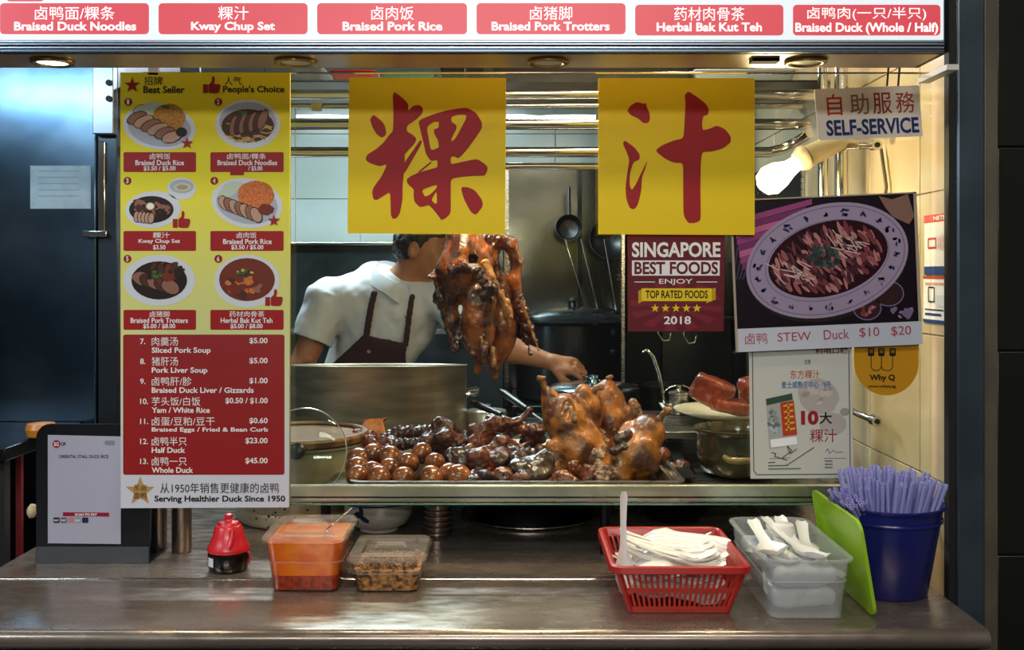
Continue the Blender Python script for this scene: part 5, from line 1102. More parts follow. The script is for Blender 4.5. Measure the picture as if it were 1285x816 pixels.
# ---------------------------------------------------------------- red basket with spoons
rb = thing('red_basket', (.296, 1.872, zc+.0012), 'red slotted plastic basket filled with white plastic spoons', 'basket'); ORG[rb.name] = V3((0, 0, 0))
redp = mat('red_basket_plastic', '#a81a12', .38, sub=.03, coat=.15)
bw_, bl_, tw_, tl_, bh = .178, .215, .232, .268, .088
def ring_pt(f, k_side, t):   # wall point at height fraction f
    w2 = (bw_+(tw_-bw_)*f)/2; l2 = (bl_+(tl_-bl_)*f)/2
    return {0: (-w2+2*w2*t, -l2), 1: (w2, -l2+2*l2*t), 2: (w2-2*w2*t, l2), 3: (-w2, l2-2*l2*t)}[k_side]
def wall_quad(mb, side, t0, t1, f0, f1, th=.0022):
    P4 = [ring_pt(f0, side, t0), ring_pt(f0, side, t1), ring_pt(f1, side, t1), ring_pt(f1, side, t0)]
    Z = [bh*f0, bh*f0, bh*f1, bh*f1]; n = {0: (0, -1), 1: (1, 0), 2: (0, 1), 3: (-1, 0)}[side]
    o = [V3((p[0], p[1], z)) for p, z in zip(P4, Z)]; i_ = [p-V3((n[0], n[1], 0))*th for p in o]
    mb.loops([i_, o])
mb = MB(); w0 = MB()
for side in range(4):
    for f0, f1 in ((0, .14), (.44, .54), (.84, 1.0)): wall_quad(w0, side, 0, 1, f0, f1)
    n = 20 if side % 2 == 0 else 22
    for k in range(n+1):
        t = .03+.94*k/n
        for f0, f1 in ((.14, .44), (.54, .84)):
            wall_quad(mb, side, max(0, t-.011), min(1, t+.011), f0, f1)
for sx_, sy_ in ((-1, -1), (1, -1), (1, 1), (-1, 1)):
    w0.tube([(sx_*(bw_/2-.004), sy_*(bl_/2-.004), .002), (sx_*(tw_/2-.004), sy_*(tl_/2-.004), bh)], .006, 12)
w0.obj('wall_band', redp, rb, smooth=30); mb.obj('slot_bar', redp, rb, smooth=0, kind='stuff')
MB().loops([rrect(-bw_/2, -bl_/2, bw_/2, bl_/2, .012, z) for z in (0, .003)]).obj('base', redp, rb)
rm = MB(); rm.loops([rrect(-tw_/2+.003, -tl_/2+.003, tw_/2-.003, tl_/2-.003, .014, bh-.002), rrect(-tw_/2-.002, -tl_/2-.002, tw_/2+.002, tl_/2+.002, .018, bh+.003), rrect(-tw_/2-.007, -tl_/2-.007, tw_/2+.007, tl_/2+.007, .022, bh+.001), rrect(-tw_/2-.009, -tl_/2-.009, tw_/2+.009, tl_/2+.009, .024, bh-.009), rrect(-tw_/2-.0075, -tl_/2-.0075, tw_/2+.0075, tl_/2+.0075, .022, bh-.009), rrect(-tw_/2+.001, -tl_/2+.001, tw_/2-.001, tl_/2-.001, .016, bh-.004)], False, False)
rm.obj('rim', redp, rb, smooth=50)
# a white plastic asian style soup spoon, bowl at -y end
def spoon_mesh():
    mb = MB(); secs = []
    L = [(-.075, .004, .004, 0), (-.068, .016, .004, -.006), (-.05, .023, .0035, -.010), (-.03, .022, .0025, -.010), (-.015, .014, .001, -.006), (0, .0085, 0, -.001), (.03, .0075, 0, .006), (.055, .0085, 0, .014), (.07, .0095, 0, .02), (.078, .006, 0, .023)]
    t = .0014
    for y, wv, rimz, bz in L:
        z0 = bz+ .012; ps = []
        for u in (-1, -.6, 0, .6, 1): ps.append((wv*u, y, z0+(rimz+.006 if wv > .012 else .002)*u*u))
        for u in (1, .6, 0, -.6, -1): ps.append(((wv-.0012*abs(u))*u, y, z0+(rimz+.006 if wv > .012 else .002)*u*u-t))
        secs.append(ps)
    return mb.loops(secs)
sp_m = mat('white_spoon', '#ece9e4', .25, sub=.1, coat=.2)
s0 = spoon_mesh().obj('soup_spoon', sp_m, smooth=50); first = True
random.seed(21); k = 0
def put_spoon(loc, rot, lab, grp):
    global first
    o = s0 if first else s0.copy()
    if not first: C.objects.link(o)
    first = False; o.location = loc; o.rotation_euler = [R(a) for a in rot]; o['label'] = lab; o['category'] = 'spoon'; o['group'] = grp; return o
bx_, by_, bz_ = .296, 1.872, zc+.004
for layer in range(6):
    n_l = 7 if layer < 4 else 5
    for j in range(n_l):
        v = -.085+.026*j+random.uniform(-.005, .005); u = -.002+random.uniform(-.010, .014)
        if layer > 3: v = -.07+.026*j; u = .0
        put_spoon((bx_+u, by_+v, bz_+.004+layer*.0125+random.uniform(0, .003)), (random.uniform(-5, 5), random.uniform(-12, 12), 90+random.uniform(-9, 9)+(180 if layer % 2 and layer < 4 else 0)), 'white plastic soup spoon lying in the heap in the red basket', 'spoons in the red basket').scale = (1.3, 1.15, 1.2)
for j in range(9):   # the high ones on top, bowls upside down at the left, handles fanned to the right
    put_spoon((bx_+.004+.003*j, by_-.055+.014*j, bz_+.082+.0028*j), (182-2*j, 6-3*j, -62-6*j+180), 'white plastic soup spoon face down on top of the basket heap', 'top spoons in the red basket').scale = (1.45, 1.15, 1.2)
put_spoon((bx_-.096, by_-.055, bz_+.105), (78, 0, 8), 'white plastic soup spoon standing upright in the left of the red basket', 'upright spoon in the red basket').scale = (.75, 1.2, 1)

# ---------------------------------------------------------------- clear tub with spoons
tt = thing('spoon_tub', (.515, 1.868, zc+.0012), 'translucent plastic tub of wrapped white spoons right of the red basket', 'tub'); ORG[tt.name] = V3((0, 0, 0))
tcl = clear('cloudy_tub', '#f4f4f2', '#e0e4e6', .22, .2)
tub_mesh(MB(), .128, .265, .146, .300, .103, .024, .0018, 4, rimw=.007, rimh=.0035).obj('container', tcl, tt, smooth=40)
for zf_ in (.62,):
    W2 = (.128+.018*zf_)/2+.001; L2 = (.265+.035*zf_)/2+.001
    MB().loops([rrect(-W2, -L2, W2, L2, .024, .103*zf_), rrect(-W2-.0015, -L2-.0015, W2+.0015, L2+.0015, .025, .103*zf_+.002), rrect(-W2, -L2, W2, L2, .024, .103*zf_+.004)], False, False).obj('wall_step', tcl, tt, smooth=40)
random.seed(9)
for lay in range(2):
    organic('spoon_packet', [box_((.515+.0, 1.86, zc+.03+.038*lay), (.046, .10, .006), (0, 0, 3*lay), .012, .01)], .004, mat('packet_white', '#c4cad2', .3, sub=.1, coat=.2, bump=.5, bs=50), org=(.515, 1.86, zc+.012+.038*lay), noise=[(.0022, 70, lay)],
            label=('lower', 'upper')[lay]+' white wrapped packet of spoons inside the translucent tub', category='packet')
for k in range(14):
    put_spoon((.515+(-.036+.018*(k % 5))+random.uniform(-.004, .004), 1.86+random.uniform(-.035, .03), zc+.066+.002*k), ((180 if k % 2 else 0)+random.uniform(-5, 5), random.uniform(-10, 10), random.uniform(-12, 12)+(35 if k > 10 else 0)), 'white plastic soup spoon lying loose in the translucent tub', 'spoons in the translucent tub')
c_ = P(990, 676, 1.9)
MB().lathe([(.022, 0), (.0225, .003), (.019, .02), (.016, .022), (.0001, .022)], (c_.x-.01, 1.90, zc+.104), 28).obj('white_cap', sp_m, org=(c_.x, 1.9, zc+.104), smooth=40, label='round white plastic cap on top of the spoons in the translucent tub', category='cap')

# ---------------------------------------------------------------- green lid leaning
gn = thing('green_lid', (.63, 1.872, zc), 'lime green plastic lid leaning between the translucent tub and the blue bucket', 'lid'); ORG[gn.name] = V3((0, 0, 0))
grn = mat('lime_plastic', '#93bf1e', .38, sub=.15); 
A = V3((.631, 1.872, zc+.0015)); B = V3((.603, 1.872, 1.069)); ax_ = (B-A); hh = ax_.length; ax_.normalize(); nn_ = V3((ax_.z, 0, -ax_.x))
def lp_(u, v, w_): return V3((0, u, 0)) + V3((A.x, 0, A.z)) + ax_*v + nn_*w_ + V3((0, 1.872, 0))
gn.location = (0, 0, 0)
W2 = .139; mb = MB(); rp_ = lambda x0, y0, x1, y1, r, w_: [lp_(p[0], p[1], w_) for p in rrect(x0, y0, x1, y1, r)]
mb.loops([rp_(-W2, 0, W2, hh, .022, 0), rp_(-W2, 0, W2, hh, .022, .006), rp_(-W2+.003, .003, W2-.003, hh-.003, .02, .006), rp_(-W2+.004, .004, W2-.004, hh-.004, .019, .0025)]).obj('rim', grn, gn, smooth=35)
MB().loops([rp_(-W2+.014, .014, W2-.014, hh-.014, .014, .0025), rp_(-W2+.016, .016, W2-.016, hh-.016, .012, .0042)]).obj('raised_centre', grn, gn, smooth=35)

# ---------------------------------------------------------------- blue bucket of straws
bk = thing('straw_bucket', (.713, 1.893, zc+.0012), 'deep blue plastic bucket full of violet drinking straws at the right', 'bucket'); bc = V3((.711, 1.893, zc+.0012)); ORG[bk.name] = bc; bk.location = bc
blu = mat('blue_bucket_plastic', '#181e66', .25, sub=.08, coat=.25); bH = .168
MB().lathe([(.070, 0), (.074, .004), (.099, bH-.014), (.099, bH-.006), (.1055, bH-.004), (.107, bH), (.1035, bH+.002), (.096, bH-.004), (.071, .008), (.0001, .006)], bc, 64).obj('body', blu, bk, smooth=40)
MB().lathe([(.0985, bH-.03), (.1005, bH-.0285), (.1005, bH-.025), (.0995, bH-.0235)], bc, 64, cap=False).obj('rib', blu, bk, smooth=40)
stm = mat('violet_straw', '#9a9cd8', .35, sub=.1, coat=.15)
st0 = MB(); n_ = 10
vs = [(r_*math.cos(2*math.pi*k/n_), r_*math.sin(2*math.pi*k/n_), z_) for (r_, z_) in ((.0034, 0), (.0034, .215), (.0027, .215), (.0027, .17)) for k in range(n_)]
st0.add(vs, [(i*n_+k, i*n_+(k+1) % n_, (i+1)*n_+(k+1) % n_, (i+1)*n_+k) for i in range(3) for k in range(n_)])
st_o = st0.obj('drinking_straw', stm, smooth=60); random.seed(31)
used = []
for k in range(120):
    if k == 0: o = st_o
    else: o = st_o.copy(); C.objects.link(o)
    left = k < 26
    for _ in range(60):
        a = random.uniform(0, 6.283); r_ = .085*math.sqrt(random.random())
        top = (r_*math.cos(a), r_*math.sin(a))
        if left: top = (random.uniform(-.088, -.055), random.uniform(-.05, .03))
        if all((top[0]-q_[0])**2+(top[1]-q_[1])**2 > .0072**2 for q_ in used): break
    used.append(top)
    base = V3((top[0]*.45+random.uniform(-.01, .01), top[1]*.5, .012)); tp = V3((top[0]*1.06, top[1]*1.0-.01*(not left), .185))
    if left: tp = V3((top[0]*1.08-.004, top[1]*1.1-.03, .175)); base = V3((top[0]*.2+.03, top[1]*.3+.05, .03))
    elif random.random() < .75: tp.x += .004+top[0]*.12; base.z = .012-.012*abs(top[0])/.08
    d_ = (tp-base).normalized(); o.rotation_euler = d_.to_track_quat('Z', 'Y').to_euler()
    tip = base + d_*.215
    if tip.z > .196: base = base - d_*min(.012, tip.z-.196) if base.z-.012 > .006 else base
    o.location = bc + base; o['category'] = 'straw'
    o['group'] = 'straws bunched at the left of the bucket' if left else 'straws standing in the bucket'
    o['label'] = 'violet drinking straw in the slanting bunch at the left of the blue bucket' if left else 'violet drinking straw standing among the others in the blue bucket'

# ---------------------------------------------------------------- steel fridge at the left
fd = 2.55; fx = P(122, 0, fd).x
fr = thing('steel_fridge', (-1.3, 2.9, 0), 'tall stainless steel fridge at the far left with a paper notice on its door', 'fridge')
fz0 = P(0, 548, fd).z
MB().box(-1.58, fx-.02, fd+.03, 3.25, 0, 2.25).obj('cabinet', steel_dk, fr, bevel=.004)
MB().box(-1.58, fx-.001, fd, fd+.028, fz0, 2.25).obj('door_panel', steel_fr, fr, bevel=.006)
MB().box(-1.58, fx-.001, fd+.006, fd+.028, .12, fz0-.006).obj('lower_door_panel', steel_dk, fr, bevel=.004)
jx0, jx1 = P(123, 0, fd).x, P(148, 0, fd).x
MB().box(jx0, jx1, fd-.004, fd+.05, 1.0, 2.25).obj('door_jamb', mat('jamb_steel', '#3c444c', .3, .9), fr, bevel=.003)
MB().box(jx0+.004, jx0+.022, fd-.012, fd-.0042, P(0, 292, fd).z, P(0, 178, fd).z).obj('hinge_strip', steel_pol, fr, bevel=.002)
MB().box(fx-.03, jx0+.03, fd-.022, fd-.0125, P(0, 298, fd).z, P(0, 290, fd).z).obj('door_latch', steel_pol, fr, bevel=.002)
MB().box(jx0-.002, jx1, fd-.03, fd-.0045, P(0, 170, fd).z, P(0, 86, fd).z).obj('hinge_bracket', mat('hinge_plate', '#7c868e', .35, .8), fr, bevel=.002)
for py in (104, 124): q_ = P(137, py, fd-.031); MB().tube([q_, q_+V3((0, -.004, 0))], .008, 14).obj('bolt_hole', blackm, fr)
q0, q1 = P(38, 262, fd-.001), P(114, 208, fd-.001)
MB().box(q0.x, q1.x, fd-.0012, fd-.0003, q0.z, q1.z).obj('paper_notice', ink('fridge_paper', '#8da0aa', .6, col2='#97a9b2', vs=30), fr)
for k in range(5): MB().box(q0.x+.02, q1.x-.03, fd-.0016, fd-.0013, q1.z-.015-.016*k, q1.z-.0125-.016*k).obj('notice_line', ink('faint_line', '#7c909c'), fr)
# dark side bench at lower left with a bowl, a red bag and a knob
sd = thing('side_bench', (-1.4, 2.35, 0), 'black steel side bench below the fridge at the far left', 'bench')
bz1 = P(0, 545, 2.35).z
MB().box(-1.58, P(58, 0, 2.35).x, 2.16, 2.54, bz1-.03, bz1).obj('bench_top', mat('bench_black', '#15171a', .3, .6), sd, bevel=.003)
for x in (-1.56, P(40, 0, 2.35).x): MB().box(x-.012, x+.012, 2.2, 2.225, 0, bz1-.03).obj('bench_leg', blackm, sd)
c_ = P(45, 552, 2.3); MB().lathe([(.02, 0), (.03, .004), (.034, .02), (.03, .032), (.0001, .036)], (c_.x+.012, 2.3, bz1+.001), 24).obj('amber_knob', mat('amber_knob', '#c07a28', .3), org=(c_.x, 2.3, bz1), label='amber rounded knob peeking out at the upper left of the payment stand', category='knob')
MB().tube([(a_+.001, 2.074, P(0, 642, 2.07).z), (a_-.006, 2.074, P(0, 642, 2.07).z), (a_-.012, 2.074, P(0, 642, 2.07).z), (a_-.018, 2.074, P(0, 642, 2.07).z)], [.007, .014, .015, .008], 20).obj('side_knob', cream, qs, smooth=50)
c_ = P(23, 620, 2.3); MB().box(c_.x-.006, c_.x+.006, 2.3, 2.312, .55, P(0, 560, 2.3).z).obj('red_strip', mat('red_strip', '#6a1018', .5), org=c_, label='narrow dark red plastic strip hanging at the far left', category='strip')

# ---------------------------------------------------------------- back of the kitchen
bs = thing('back_cabinet', (-.6, 4.3, 0), 'long low steel cabinet along the back wall behind the cook', 'cabinet')
zk = P(0, 308, 4.05).z
MB().box(-1.55, P(632, 0, 4.05).x, 4.05, 4.55, .75, zk).obj('cabinet_body', mat('cab_dark', '#5c666e', .25, .9, col2='#3a4248', vs=3), bs, bevel=.004)
MB().box(-1.55, P(632, 0, 4.05).x+.01, 4.035, 4.56, zk, zk+.012).obj('cabinet_top', steel_pol, bs, bevel=.002)
MB().box(-1.55, P(632, 0, 4.05).x, 4.03, 4.0485, 1.26, 1.28).obj('cabinet_rail', steel, bs)
MB().box(-1.5, .8, 4.12, 4.5, 0, .749).obj('cabinet_base', steel_dk, bs)
bk_ = thing('backsplash', (.4, 4.55, .9), 'large shiny stainless backsplash panels behind the stove', 'panel')
MB().box(P(634, 0, 4.5).x, .855, 4.565, 4.585, .9, P(0, 205, 4.55).z).obj('panel', steel_bk, bk_)
MB().box(P(634, 0, 4.5).x-.005, P(634, 0, 4.5).x+.015, 4.55, 4.59, .9, P(0, 205, 4.55).z).obj('edge_strip', steel, bk_)
MB().box(.30, .32, 4.553, 4.564, .9, P(0, 205, 4.55).z).obj('joint_strip', steel_dk, bk_)
sv = thing('stove', (.42, 4.2, 0), 'black steel stove at the back right of the kitchen', 'stove')
MB().box(.0, .85, 3.95, 4.54, .76, .98).obj('stove_top', steel_dk, sv, bevel=.005)
MB().box(.02, .84, 3.93, 3.949, .70, .95).obj('stove_front', blackm, sv)
for x in (.12, .3, .5, .7): MB().tube([(x, 3.929, .88), (x, 3.90, .88)], .02, 18).obj('stove_knob', black, sv, smooth=50)
def bpot(px, py, d, rpx, zb_, label, m, knob=True, name='cooking_pot'):
    c_ = P(px, py, d); r_ = rpx*d/F0; h_ = c_.z-zb_; t = thing(name, (c_.x, d, zb_), label, 'pot')
    MB().lathe([(r_*.92, 0), (r_*.97, .01), (r_*.97, h_-.006), (r_*1.0, h_)], (c_.x, d, zb_+.001), 40).obj('body', m, t, smooth=40)
    MB().lathe([(r_*1.01, h_), (r_*1.02, h_+.008), (r_*.9, h_+.03), (r_*.55, h_+.055), (r_*.15, h_+.066), (.018, h_+.068), (.016, h_+.085), (.024, h_+.092), (.02, h_+.104), (.0001, h_+.106)], (c_.x, d, zb_+.001), 48).obj('lid', m, t, smooth=50)
    for s_ in (-1, 1): MB().tube([(c_.x+s_*r_*.95, d-.04, zb_+h_*.75), (c_.x+s_*(r_+.03), d-.035, zb_+h_*.77), (c_.x+s_*(r_+.03), d+.035, zb_+h_*.77), (c_.x+s_*r_*.95, d+.04, zb_+h_*.75)], .006, 10).obj('handle', steel_pol, t, smooth=60)
bpot(718, 405, 4.22, 72, .981, 'huge dark stock pot with a domed lid on the stove, behind the hanging ducks', mat('pot_black', '#4c5052', .2, .95))
bpot(850, 425, 4.05, 34, .981, 'smaller dark pot with lid on the right end of the stove', steel_dk)
# black pans and tools hanging on the back wall
for i, (px, py, r_, lb) in enumerate(((766, 300, 27, 'black wok hanging on the backsplash left of the right yellow poster'), (714, 286, 17, 'small black pan hanging on the backsplash beside the ducks'))):
    d = 4.40-.02*i; c_ = P(px, py, d); Mk = Matrix.Translation(c_) @ Euler((R(80), 0, 0)).to_matrix().to_4x4(); rr = r_*d/F0
    t = thing('hanging_pan', c_-V3((0, 0, rr)), lb, 'pan')
    MB().lathe([(rr*.3, -.04), (rr*.75, -.03), (rr, .012), (rr*.97, .012), (rr*.7, -.024), (.0001, -.034)], (0, 0, 0), 32, Mk).obj('pan_body', black, t, smooth=50)
    MB().tube([c_+V3((0, 0, rr*.95)), c_+V3((.0, .02, rr+.12))], .008, 12).obj('pan_handle', black, t, smooth=50)
for i, (px, lb) in enumerate(((715, 'steel strainer hanging below the small black pan at the back'), (735, 'steel ladle hanging slanted on the backsplash'), (764, 'thin steel skimmer hanging above the stock pot'))):
    d = 4.34; A, B = P(px-6, 300, d), P(px+22-6*i, 392, d); t = thing('hanging_ladle', B, lb, 'ladle')
    MB().tube([A, A.lerp(B, .5), B], .005, 8).obj('handle', steel_pol, t, smooth=60)
    MB().lathe([(.0001, -.02), (.03, -.012), (.042, .004), (.03, -.009), (.0001, -.016)], B, 20).obj('bowl', steel_pol, t, smooth=60)
# dark stand-up column of the exhaust right of the backsplash
col = thing('exhaust_duct', (P(808, 0, 3.6).x, 3.6, 0), 'dark upright steel duct behind the maroon award sticker', 'duct')
x0_, x1_ = P(784, 0, 3.6).x, P(832, 0, 3.6).x
MB().box(x0_, x1_, 3.6, 3.75, 0, ZT).obj('duct_body', mat('duct_dark', '#15191b', .3, .8), col, bevel=.01)
MB().box(x0_-.012, x0_-.001, 3.59, 3.61, .9, ZT).obj('duct_edge', steel, col)
for k in range(2): MB().box(x0_-.03, x0_-.0125, 3.585, 3.6, P(0, 345+k*6, 3.6).z-.004, P(0, 345+k*6, 3.6).z+.002).obj('duct_clip', steel_pol, col)
for i, (px, py) in enumerate(((830, 425), (862, 428))):
    d = 3.3; pts = [P(px-4, 400, d), P(px-4, py-6, d), P(px+2, py+3, d), P(px+10, py+2, d), P(px+12, py-7, d)]
    MB().tube(pts, .004, 8).obj('steel_hook', steel_pol, org=pts[0], smooth=60, label=('left steel S hook dangling under the maroon award sticker', 'right steel S hook dangling beside the duck poster edge')[i], category='hook')
hb = MB().tube([(x1_-.01, 3.3, P(0, 400, 3.3).z+.003), (XR-.008, 3.3, P(0, 400, 3.3).z+.003)], .005, 10).obj('hook_bar', steel_dk, org=(.6, 3.3, 1.35), label='thin dark bar that carries the two steel hooks', category='bar')

pn = thing('wall_lining', (.858, 3.4, 0), 'dark stainless lining panel on the right wall behind the pork plate', 'panel')
MB().box(XR-.012, XR-.0065, 2.95, 4.545, .9, 1.86).obj('panel', mat('lining_steel', '#4a4c4c', .22, .95, col2='#33363a', vs=3, bump=.15, bs=4, bdist=.01), pn)
MB().box(XR-.015, XR-.0065, 2.94, 2.9495, .9, 1.865).obj('edge_strip', steel, pn)
hw = thing('rear_lining', (.6, 4.55, 1.0), 'plain steel sheet at the back right corner beyond the black duct', 'panel')
MB().box(P(832, 0, 3.6).x+.02, XR-.02, 3.85, 3.865, .99, 1.72).obj('sheet', mat('lining_steel', '#4a4c4c'), hw)
MB().box(P(832, 0, 3.6).x+.02, XR-.02, 3.846, 3.8495, 1.70, 1.72).obj('folded_edge', steel, hw)

# ---------------------------------------------------------------- the cook
skin = mat('skin', '#a8704e', .5, col2='#9a6244', vs=14, sub=.12, bump=.08, bs=300)
cloth = mat('white_polo', '#c4c6cc', .85, bump=.3, bs=500, bdist=.0006); apr = mat('maroon_apron', '#33121a', .8, bump=.3, bs=420, bdist=.0006)
DC = 3.40
def c(px, py, dd=0): return P(px, py, DC+dd)
ck = thing('person', (c(478, 0).x, DC+.12, 0), 'cook in a white polo shirt and maroon apron leaning over the big pot', 'person')
hC = c(531, 313, .02)
fwd = V3((.96, -.16, -.26)).normalized(); upv = V3((.16, .0, .98)); lft = upv.cross(fwd).normalized(); upv = fwd.cross(lft).normalized()
HM = Matrix((( -lft.x, -fwd.x, upv.x), (-lft.y, -fwd.y, upv.y), (-lft.z, -fwd.z, upv.z)))   # local x=right, -y=forward, z=up
def hp(x, y, z): return hC + HM @ V3((x, y, z))
def he(x, y, z, r, k=.012, sub=False): return ell_(hp(x, y, z), r, HM, k, sub)
def hc_(a, ra, b, rb, k=.008, sub=False): return cap_(hp(*a), ra, hp(*b), rb, k, sub)
neck0 = c(499, 372, .05); neck1 = hp(0, .02, -.06)
shR = c(414, 374, .03); elR = c(377, 462, -.02); wrR = c(432, 506, -.22)
shL = c(549, 372, .02); elL = c(622, 434, -.08); wrL = c(694, 455, -.16)
chest = c(486, 400, .08); belly = c(462, 470, .14); pelv = c(452, 540, .20); pelv.z = .95
body = [he(0, .012, .035, (.074, .092, .082)), he(0, -.035, -.03, (.058, .055, .07), .03), he(0, -.062, -.082, (.026, .022, .02), .025), hc_((0, -.086, .006), .008, (0, -.106, -.026), .0115, .008), he(.010, -.098, -.029, (.008, .009, .007), .005), he(-.010, -.098, -.029, (.008, .009, .007), .005),
  hc_((-.036, -.082, .024), .008, (.036, -.082, .024), .008, .012), he(.036, -.066, -.022, (.022, .02, .022), .02), he(-.036, -.066, -.022, (.022, .02, .022), .02), he(.031, -.092, .008, (.014, .012, .010), .008, True), he(-.031, -.092, .008, (.014, .012, .010), .008, True),
  hc_((-.018, -.090, -.052), .0065, (.018, -.090, -.052), .0065, .006), hc_((-.014, -.088, -.062), .006, (.014, -.088, -.062), .006, .006), hc_((-.02, -.099, -.0565), .0018, (.02, -.099, -.0565), .0018, .003, True),
  he(.077, .012, -.008, (.010, .02, .032), .006), he(-.077, .012, -.008, (.010, .02, .032), .006), he(.086, .006, -.006, (.006, .011, .018), .004, True), he(-.086, .006, -.006, (.006, .011, .018), .004, True),
  cap_(neck1, .052, neck0, .060, .03), cap_(neck0, .055, shL, .046, .04), cap_(neck0, .055, shR, .048, .04),
  ell_(chest, (.155, .105, .16), (0, -14, 0), .07), ell_(belly, (.14, .11, .17), (0, -8, 0), .07), ell_(pelv, (.16, .12, .13), None, .06)]
body += [cap_(shR, .054, elR, .041, .03), cap_(elR, .041, elR.lerp(wrR, .35), .043, .02), cap_(elR.lerp(wrR, .35), .043, wrR, .027, .02), cap_(shL, .052, elL, .040, .03), cap_(elL, .040, elL.lerp(wrL, .3), .040, .02), cap_(elL.lerp(wrL, .3), .040, wrL, .0255, .02)]
for s_ in (-1, 1):
    hip = pelv+V3((s_*.085, 0, -.05)); kn_ = V3((hip.x+s_*.01, hip.y-.03, .50)); an = V3((kn_.x, kn_.y+.04, .085))
    body += [cap_(hip, .085, kn_, .055, .04), cap_(kn_, .055, kn_.lerp(an, .35), .055, .02), cap_(kn_.lerp(an, .35), .055, an, .038, .02), cap_(an+V3((0, .02, -.045)), .034, an+V3((0, -.14, -.058)), .026, .02)]
def hand(w_, e1, e3, curl=1.0, S=1.0, side=1):
    e1 = e1.normalized(); e3 = (e3-e1*e3.dot(e1)).normalized(); e2 = e1.cross(e3)*side; pr = []
    H = lambda a, b, c_: w_+e1*a*S+e2*b*S+e3*c_*S
    pr += [cap_(H(0, .004, 0), .024*S, H(.05, -.012, 0), .018*S, .012), cap_(H(.0, .0, 0), .022*S, H(.055, .02, 0), .016*S, .012), cap_(H(.01, -.01, 0), .018*S, H(.06, -.026, 0), .014*S, .012), cap_(H(.03, .03, -.004), .014*S, H(.07, .03, 0), .012*S, .008)]
    for j, (off, ln) in enumerate(((.030, .92), (.010, 1.0), (-.010, .95), (-.028, .78))):
        p = H(.075-(.006 if j in (0, 3) else 0), off, .002); ang = 0; r_ = .0098*S; sp = [.042, .027, .021]; cu = [R(28+6*j)*curl, R(48+5*j)*curl, R(36)*curl]
        for L_, cc in zip(sp, cu):
            ang += cc; dvec = e1*math.cos(ang)-e3*math.sin(ang)+e2*(.02 if j == 0 else 0); q2 = p+dvec*L_*ln*S; pr.append(cap_(p, r_, q2, r_*.88, .003)); p = q2; r_ *= .9
    p = H(.018, .026, -.006); a1 = H(.045, .047, -.022); a2 = H(.075, .047, -.038); a3 = H(.098, .036, -.047)
    pr += [cap_(p, .016*S, a1, .0125*S, .008), cap_(a1, .0122*S, a2, .0108*S, .003), cap_(a2, .0105*S, a3, .0085*S, .003)]
    return pr
body += hand(wrL, V3((.9, -.25, -.16)), V3((.15, -.55, .8)), 1.0, 1.0, 1)
body += hand(wrR, V3((.8, -.35, -.5)), V3((.3, -.4, .85)), .8, 1.0, -1)
organic('body', body, .0042, skin, ck, smooth=1)
for s_ in (-1, 1):
    MB().lathe([(.0001, -.012), (.006, -.0104), (.0104, -.006), (.012, 0), (.0104, .006), (.006, .0104), (.0001, .012)], hp(s_*.031, -.083, .008), 16, cap=False).obj('eye', mat('eye_white', '#d0c8c0', .2), ck, smooth=180)
    q_ = hp(s_*.031, -.0952, .006); n_ = -(HM @ V3((0, 1, 0))); MB().tube([q_, q_+n_*.0006], .005, 14).obj('iris', mat('iris', '#1a0f0a', .15), ck)
    MB().tube([hp(s_*.016, -.098, .024), hp(s_*.032, -.095, .029), hp(s_*.048, -.083, .025)], [.0022, .003, .0018], 8).obj('eyebrow', mat('hair', '#15110f', .55), ck, smooth=60)
# hair: shell over the crown and the back of the head
hair = mat('hair', '#15110f', .55, col2='#2a2420', vs=60, bump=.7, bs=260, stretch=(1, 1, .25))
def hair_post(F, lo, vx):
    n = F.shape; X = lo[0]+vx*np.arange(n[0])[:, None, None]-hC.x; Y = lo[1]+vx*np.arange(n[1])[None, :, None]-hC.y; Z = lo[2]+vx*np.arange(n[2])[None, None, :]-hC.z
    ly = HM[0][1]*X+HM[1][1]*Y+HM[2][1]*Z; lz_ = HM[0][2]*X+HM[1][2]*Y+HM[2][2]*Z; lx = HM[0][0]*X+HM[1][0]*Y+HM[2][0]*Z
    cutf = np.minimum(.052+.3*(-ly-.06)-lz_, 9)   # hairline on the forehead
    cutf = np.where(ly < .0, cutf, -.042+0*ly-lz_ ) if False else (np.interp(ly, [-.1, -.06, -.03, -.008, .012, .035, .1], [.07, .055, .04, .005, -.005, -.045, -.058])-lz_)
    return np.maximum(F, cutf*.7)
organic('hair', [he(0, .014, .037, (.081, .098, .089)), he(0, .05, -.005, (.07, .055, .055), .02)], .003, hair, ck, noise=[(.0018, 160, 3), (.0012, 400, 4)], post=hair_post)
# polo shirt
slR = shR.lerp(elR, .62); slL = shL.lerp(elL, .56)
shirt = [cap_(neck0+V3((0, .01, -.012)), .082, shL, .062, .05), cap_(neck0+V3((0, .01, -.012)), .082, shR, .068, .06), ell_(chest, (.172, .122, .175), (0, -14, 0), .07), ell_(belly, (.158, .128, .18), (0, -8, 0), .07), ell_(pelv+V3((0, 0, .04)), (.165, .13, .11), None, .06),
  cap_(c(440, 385, .12), .08, c(470, 352, .12), .06, .05), cyl_(shR+V3((0, 0, -.0)), .068, slR, .073, .02), cyl_(shL, .062, slL, .064, .02)]
folds = [(.0035, 26, 4), (.002, 60, 8)]
def shirt_post(F, lo, vx):
    # hollow sleeves ends and neck hole are cut away
    return F
shirt += [cap_(slR.lerp(elR, .02), .052, elR, .055, .004, True), cap_(slL.lerp(elL, .04), .047, elL, .05, .004, True), cap_(neck0+V3((.0, -.0, .02)), .05, hC+V3((-.01, 0, -.02)), .056, .01, True), cap_(c(504, 378, -.07), .016, c(503, 392, -.09), .004, .008, True)]
organic('polo_shirt', shirt, .0045, cloth, ck, noise=folds, smooth=2)
